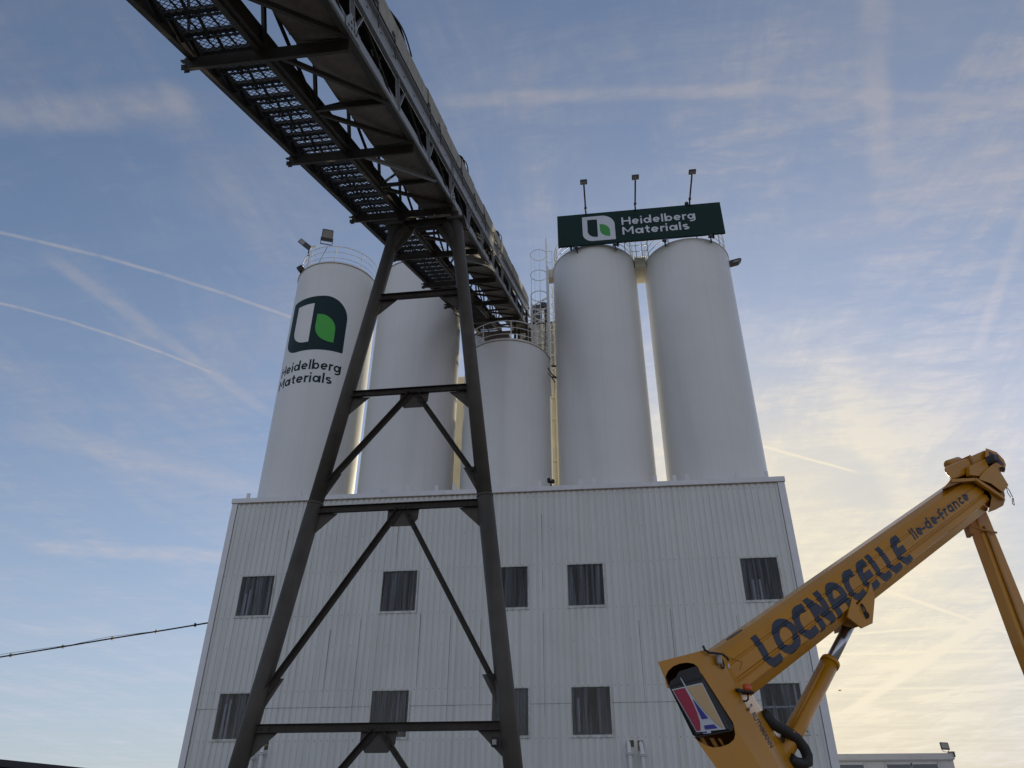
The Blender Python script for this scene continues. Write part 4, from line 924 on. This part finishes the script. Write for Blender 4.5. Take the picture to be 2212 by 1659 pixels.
cr1 = [(.22, 3.72), (.14, 3.44), (.32, 3.19), (.51, 2.92), (.82, 2.46), (1.75, .95)]
cr2 = [(.43, 3.735), (.56, 3.46), (.70, 3.20), (.86, 2.92), (1.10, 2.48), (1.98, .95)]
cr3 = [(.54, 3.72), (.70, 3.48), (.86, 3.23), (1.06, 2.93), (1.34, 2.50), (2.25, .95)]
cr4 = [(.565, 3.70), (.73, 3.46), (.89, 3.21), (1.09, 2.92), (1.37, 2.49), (2.29, .95)]
def pt(q, db): return ap(q[0], q[1], EB + db)
def bk(q): return ap(q[0] + (.06 if q in edgeL else -.10), q[1], EB - .72)
def lower(mb):
    rails_ = [[pt(q, 0) for q in cr1], [pt(q, -.09) for q in cr2], [pt(q, -.46) for q in cr3], [pt(q, -.54) for q in cr4], [bk(q) for q in cr4]]
    for A, B in zip(rails_, rails_[1:]):
        for i in range(5): mb._f([mb.v(A[i]), mb.v(A[i + 1]), mb.v(B[i + 1]), mb.v(B[i])])
    # front plate above and below the opening
    for pl_ in ([(-.47, 3.52), (.22, 3.72), (.14, 3.44), (.125, 3.43), (.10, 3.51), (.04, 3.545), (-.05, 3.55), (-.16, 3.53), (-.26, 3.49), (-.34, 3.43), (-.385, 3.36), (-.39, 3.29), (-.375, 3.24), (-.345, 3.235), (-.44, 3.44)],
                [(.51, 2.92), (.52, 2.80), (.49, 2.74), (.41, 2.69), (.30, 2.655), (.18, 2.64), (.08, 2.66), (-.02, 2.70), (-.07, 2.74), (.18, 2.44), (1.15, .95), (1.75, .95), (.82, 2.46)]):
        P3 = [Vector((x, y, 0)) for x, y in pl_]; vs = [mb.v(pt(q, 0)) for q in pl_]; vb_ = [mb.v(pt(q, -.02)) for q in pl_]
        for f in tessellate_polygon([P3]): mb._f([vs[i] for i in f]); mb._f([vb_[i] for i in reversed(f)])
        for i in range(len(vs)): mb._f([vs[i], vs[(i + 1) % len(vs)], vb_[(i + 1) % len(vs)], vb_[i]])
    top = [(-.47, 3.52), (.22, 3.72), (.43, 3.735), (.54, 3.72), (.565, 3.70)]; tb_ = [0, 0, -.09, -.46, -.54]
    vs = [mb.v(pt(q, d)) for q, d in zip(top, tb_)] + [mb.v(bk((.565, 3.70))), mb.v(bk((-.47, 3.52)))]
    mb._f(vs)
one('lower_boom', M_yel, cr, lower)
def inner(mb):
    for i in (0, 1, 3, 4): mb._f([mb.v(pt(edgeL[i], 0)), mb.v(pt(edgeL[i + 1], 0)), mb.v(bk(edgeL[i + 1])), mb.v(bk(edgeL[i]))])
    vs = [mb.v(bk(q)) for q in edgeL] + [mb.v(bk(q)) for q in reversed(cr4)]
    for a_, b_ in zip(range(5), range(5)):
        mb._f([vs[a_], vs[a_ + 1], vs[11 - a_ - 1], vs[11 - a_]])
    for q in ((.10, .16), (.24, .30), (.36, .40)):
        mb._f([mb.v(pt((-.10 + q[0], 2.74), -.10)), mb.v(pt((-.10 + q[1], 2.74), -.10)), mb.v(pt((.02 + q[1], 2.55), -.12)), mb.v(pt((.02 + q[0], 2.55), -.12))])
one('lower_boom_interior', M_yin, cr, inner)
BB = [(-.345, 3.25), (-.33, 3.31), (-.235, 3.37), (-.19, 3.435), (.085, 3.525), (.13, 3.44), (.51, 2.885), (.495, 2.84), (.44, 2.825), (-.02, 2.735), (-.085, 2.755)]
BBf = [(-.33, 3.25), (.13, 3.37), (.42, 2.85), (-.04, 2.765)]
def bbox(mb):
    A = [mb.v(pt(q, -.25)) for q in BB]; B = [mb.v(pt(q, .01)) for q in BB]; n_ = len(BB)
    for i in range(n_): mb._f([A[i], A[(i + 1) % n_], B[(i + 1) % n_], B[i]])
    for f in tessellate_polygon([[Vector((x, y, 0)) for x, y in BB]]): mb._f([B[i] for i in f])
    Fv = [mb.v(pt(q, .045)) for q in BBf]; Gv = [mb.v(pt(q, .01)) for q in [(-.345, 3.26), (.14, 3.40), (.46, 2.84), (-.06, 2.745)]]
    mb._f(Fv)
    for i in range(4): mb._f([Gv[i], Gv[(i + 1) % 4], Fv[(i + 1) % 4], Fv[i]])
sb = one('sign_box', M_black, cr, bbox)
def Lp(u, v_):                                              # u across, v down the slanted sign plate, bilinear
    TL, TR_, BR_, BL_ = Vector((-.312, 3.228)), Vector((.130, 3.338)), Vector((.388, 2.845)), Vector((-.028, 2.79))
    q = (TL * (1 - u) + TR_ * u) * (1 - v_) + (BL_ * (1 - u) + BR_ * u) * v_; return (q.x, q.y)
def plate(name, m_, uv, db):
    bm_ = bmesh.new(); vs = [bm_.verts.new(pt(Lp(*q), db)) for q in uv]
    for f in tessellate_polygon([[Vector((x, y, 0)) for x, y in uv]]): bm_.faces.new([vs[i] for i in f])
    bmesh.ops.recalc_face_normals(bm_, faces=bm_.faces[:]); me = bpy.data.meshes.new(name); bm_.to_mesh(me); bm_.free(); me.materials.append(m_)
    o = bpy.data.objects.new(name, me); COL.objects.link(o); o.parent = sb; return o
plate('sign_plate', M_lwhite, [(0, 0), (1, 0), (1, 1), (.48, 1), (.45, 1.05), (.18, 1.05), (.18, 1), (0, 1)], .050)
rc = [(.03, .025), (.40, .025)] + [(.40 + .0 * k_, .1) for k_ in ()] + [(.405, .2), (.395, .4), (.36, .6), (.29, .8), (.16, .975), (.03, .975)]
plate('red_field', M_red, rc, .054)
plate('beige_field', M_beige, [(.475, .025), (.97, .025), (.97, .975), (.86, .94), (.74, .80), (.64, .62), (.56, .42), (.50, .2)], .054)
plate('blue_field', M_blue, [(.455, .30), (.47, .30), (.62, .74), (.40, .74)], .054)
plate('blue_field', M_blue, [(.36, .875), (.70, .875), (.76, .965), (.32, .965)], .0545)
plate('blue_field', M_blue, [(.20, 1.005), (.34, 1.005), (.33, 1.035), (.19, 1.035)], .0545)
plate('tower_spire', M_lwhite, [(.425, -.20), (.445, -.20), (.47, .02), (.42, .02)], .052)
# name on the lower boom's flank
def nmap(c):
    u = Vector((.24, -.415)).normalized(); v_ = Vector((.415, .24)).normalized(); q = Vector((.845, 3.035)) + u * c.x + v_ * c.y
    def xz(P_):
        for (xa, za), (xb, zb_) in zip(P_, P_[1:]):
            if zb_ <= q.y <= za: return xa + (xb - xa) * (za - q.y) / (za - zb_)
        return P_[-1][0]
    f_ = (q.x - xz(cr2)) / (xz(cr3) - xz(cr2)); f_ = max(0, min(1, f_))
    return pt((q.x, q.y), -.09 - .37 * f_ + .022)
bm = fit_text('RUTHMANN', -.02, .40, -.03, .062, .02); slice_bm(bm, 0, [.04 * i for i in range(10)]); map_bm(bm, nmap, 'lettering', M_dtext, cr)
map_bm(poly_bm([[(-.10, -.055), (-.065, -.055), (-.065, -.025), (-.10, -.025)], [(-.115, .02), (-.085, .02), (-.085, .045), (-.115, .045)], [(-.084, -.03), (-.078, -.03), (-.096, .022), (-.102, .022)]]), nmap, 'emblem', M_dtext, cr)
# beacon, cable set, panels
bc = one('beacon', M_orange, cr, lambda m: m.tube([ap(.79, 3.285, .22), ap(.795, 3.365, .22)], .052, 20))
one('beacon_base', M_black, bc, lambda m: (m.tube([ap(.79, 3.262, .22), ap(.79, 3.284, .22)], .075, 20), m.bar(ap(.63, 3.295, .22), ap(.79, 3.275, .22), .05, .03), m.tube([ap(.79, 3.26, .22), ap(.785, 3.20, .24), ap(.75, 3.175, .24), ap(.70, 3.175, .22)], .011, 6)))
hs = one('cable_set', M_black, cr, lambda m: (m.tube([ap(.21, 3.765, .28), ap(.23, 3.72, .31), ap(.29, 3.695, .32), ap(.40, 3.70, .30), ap(.49, 3.695, .27), ap(.55, 3.66, .22), ap(.565, 3.63, .20)], .014, 8),
    m.tube([ap(.43, 3.60, .24), ap(.45, 3.54, .24), ap(.48, 3.53, .22), ap(.49, 3.57, .22), ap(.47, 3.63, .22)], .010, 6)))
one('connector', M_lampgl, cr, lambda m: (obox(m, ap(.42, 3.63, .26), .035, .03, .06, CH, CN, Vector((0, 0, 1)))), bevel=.02)
one('label_tag', M_lwhite, cr, lambda m: obox(m, ap(.56, 3.565, .15), .014, .003, .026, CH, CN, Vector((0, 0, 1))))
one('beam_notch', M_yin, cr, lambda m: (m.bar(bo(.05, .18, .002), bo(.22, .035, .003), .004, .007, CN), m.bar(bo(.22, .035, .003), bo(.12, -.03, .003), .004, .006, CN)))
# hydraulic cylinder under the upper boom
CB_ = -.26
def q3(a, z, b=CB_): return ap(a, z, b)
hy = one('hydraulic_cylinder', M_yel, cr, lambda m: (m.tube([q3(2.24, 3.765), q3(2.20, 3.725)], .128, 24), m.tube([q3(2.20, 3.725), q3(1.33, 2.78), q3(.95, 2.37)], .118, 24), m.tube([q3(2.13, 3.73, CB_ + .11), q3(1.40, 2.93, CB_ + .11)], .013, 6), m.tube([q3(1.30, 2.87, CB_ + .13), q3(1.40, 2.87, CB_ + .16), q3(1.50, 2.84, CB_ + .13)], .018, 6)))
o = one('rod', M_chrome, hy, lambda m: m.tube([q3(2.76, 4.33), q3(2.24, 3.765)], .075, 24))
one('rod_eye', M_yin, cr, lambda m: m.tube([q3(2.74, 4.40, CB_ + .13), q3(2.74, 4.40, CB_ - .13)], .14, 20))
def brk(mb):
    for b_ in (.02, -.56):
        mb.prism([ap(2.90, 4.70, b_), ap(2.95, 4.58, b_), ap(3.20, 4.78, b_), ap(3.33, 4.97, b_), ap(3.34, 4.75, b_), ap(3.17, 4.36, b_), ap(2.95, 4.27, b_), ap(2.72, 4.40, b_)], CN * -.025)
    mb.prism([ap(2.95, 4.56, 0), ap(3.32, 4.82, 0), ap(3.16, 4.38, 0), ap(2.94, 4.30, 0)], CN * -.5)
one('cylinder_bracket', M_yel, cr, brk)
one('bracket_hole', M_black, cr, lambda m: m.tube([ap(3.07, 4.46, .025), ap(3.07, 4.46, .035)], .05, 16))
one('hose_loop', M_black, cr, lambda m: m.tube([ap(3.04, 4.62, .03), ap(3.08, 4.57, .06), ap(3.10, 4.51, .05), ap(3.05, 4.53, .05), ap(3.03, 4.60, .03)], .010, 6))
hp = [(.98, 3.06), (1.10, 2.95), (1.30, 2.87), (1.44, 2.80), (1.53, 2.70), (1.56, 2.62), (1.545, 2.55), (1.47, 2.525), (1.36, 2.535), (1.28, 2.58)]
one('energy_hose', M_black, cr, lambda m: m.tube([ap(a, z, -.15) for a, z in hp], .068, 12))
one('thin_hose', M_black, cr, lambda m: m.tube([ap(1.22, 2.90, -.2), ap(1.23, 2.78, -.2), ap(1.21, 2.66, -.2)], .018, 6))
def pp(mb, pts, b0, b1): mb.prism2([ap(x, y, b0) for x, y in pts], [ap(x, y, b1) for x, y in pts])
# boom tip: collar, swivel head and slewing motor
def colr(mb):
    pp(mb, [(5.50, 6.80), (5.80, 7.04), (6.16, 7.14), (6.60, 7.17), (6.86, 7.08), (6.70, 6.98), (6.35, 7.10), (6.0, 7.02)], .05, -0.55)
    pp(mb, [(6.62, 7.20), (6.88, 7.10), (7.06, 6.95), (7.10, 6.92), (6.98, 6.78), (6.73, 6.66), (6.50, 6.57), (6.62, 6.72), (6.74, 6.90)], .06, -0.60)
one('tip_collar', M_yin, cr, colr, bevel=.01)
one('swivel_base', M_yin, cr, lambda m: pp(m, [(5.80, 7.03), (5.80, 7.20), (6.25, 7.44), (7.06, 7.82), (7.30, 7.62), (7.22, 7.40), (7.12, 6.98), (6.98, 6.79), (6.74, 6.68), (6.45, 6.66), (6.1, 6.95)], -.16, -.50))
one('collar_rib', M_yel, cr, lambda m: (m.bar(ap(6.45, 7.17, .10), ap(7.05, 6.92, .10), .06, .05, CN), m.bar(ap(6.45, 7.17, .10), ap(5.80, 7.02, .06), .05, .03, CN)))
def head2(mb):
    pp(mb, [(6.75, 7.37), (7.10, 7.60), (7.16, 7.56), (7.24, 7.45), (7.33, 7.23), (7.10, 7.05), (6.85, 7.17), (6.55, 7.20)], .12, -0.43)
    pp(mb, [(7.05, 7.90), (7.12, 7.90), (7.33, 7.88), (7.46, 7.76), (7.47, 7.66), (7.35, 7.48), (7.26, 7.47), (7.15, 7.55), (6.98, 7.62), (6.95, 7.72)], .05, -0.40)
one('swivel_head', M_yel, cr, head2, bevel=.02)
def motor(mb):
    pp(mb, [(5.70, 7.21), (5.78, 7.28), (6.22, 7.48), (7.04, 7.87), (7.02, 7.60), (6.70, 7.33), (6.30, 7.24), (5.83, 7.04)], 0, -0.42)
    mb.tube([ap(5.84, 7.32, -.2), ap(6.20, 7.47, -.2)], .085, 16)
one('slewing_motor', M_yel, cr, motor, bevel=.04)
one('motor_band', M_yin, cr, lambda m: m.prism([ap(6.50, 7.64, .02), ap(6.56, 7.67, .02), ap(6.58, 7.42, .02), ap(6.53, 7.40, .02)], CN * -.46))
one('side_plate', M_yel, cr, lambda m: m.prism([ap(6.36, 7.24, .09), ap(6.42, 7.42, .09), ap(6.93, 7.66, .09), ap(6.98, 7.45, .09), ap(6.72, 7.27, .09)], CN * -.08), bevel=.01)
one('control_panel', M_navy, cr, lambda m: m.prism([ap(7.12, 7.85, .057), ap(7.30, 7.80, .057), ap(7.42, 7.66, .057), ap(7.38, 7.62, .057), ap(7.22, 7.66, .057), ap(7.08, 7.72, .057)], CN * -.006))
one('control_box', M_lampb, cr, lambda m: (obox(m, ap(7.14, 7.70, .14), .07, .08, .06, CH, CN, Vector((0, 0, 1))), m.tube([ap(7.0, 7.63, .06), ap(7.0, 7.63, .10)], .05, 14), m.tube([ap(7.32, 7.54, .05), ap(7.32, 7.54, .085)], .045, 14)), bevel=.01)
one('red_button', M_orange, cr, lambda m: m.tube([ap(7.33, 7.72, .06), ap(7.33, 7.72, .09)], .02, 12))
one('safety_chain', M_lampb, cr, lambda m: (m.tube([ap(7.22, 7.22, -.1), ap(7.30, 7.13, -.1), ap(7.31, 7.06, -.1), ap(7.33, 7.00, -.1)], .007, 5), m.tube([ap(7.24, 7.16, -.1), ap(7.23, 7.06, -.1), ap(7.27, 6.98, -.1)], .006, 5), m.tube([ap(7.33, 6.98, -.1), ap(7.30, 6.97, -.1), ap(7.25, 6.86, -.1), ap(7.29, 6.84, -.1), ap(7.33, 6.98, -.1)], .007, 5)))
def last(mb):
    A = [ap(6.16, 6.44, -.35), ap(6.48, 6.62, -.35), ap(6.50, 6.50, -.35), ap(6.72, 4.45, -.35), ap(6.90, 2.4, -.35), ap(6.52, 2.3, -.35), ap(6.27, 4.4, -.35), ap(6.16, 6.08, -.35)]
    mb.prism(A, CN * -.20)
one('jib_arm', M_yel, cr, last, bevel=.03)
one('jib_rail', M_yin, cr, lambda m: (m.bar(ap(6.30, 6.3, -.33), ap(6.50, 3.2, -.33), .05, .02, CN), m.tube([ap(5.84, 6.24, -.3), ap(5.98, 6.23, -.3), ap(6.2, 6.22, -.3), ap(6.55, 6.22, -.3)], .018, 6), m.box(tuple(ap(5.84, 6.10, -.35) - Vector((.02, .1, .05))), tuple(ap(5.84, 6.22, -.35) + Vector((.04, .1, .02))))))
def truck(mb):                                              # turret that carries the lower boom, below the frame
    mb.prism([cp(.9, 1.0, .3), cp(2.6, 1.0, .3), cp(2.4, 1.9, .3), cp(1.9, 2.2, .3), cp(1.3, 1.9, .3)], CN * -.7)
one('turret', M_yel, cr, truck, bevel=.03)
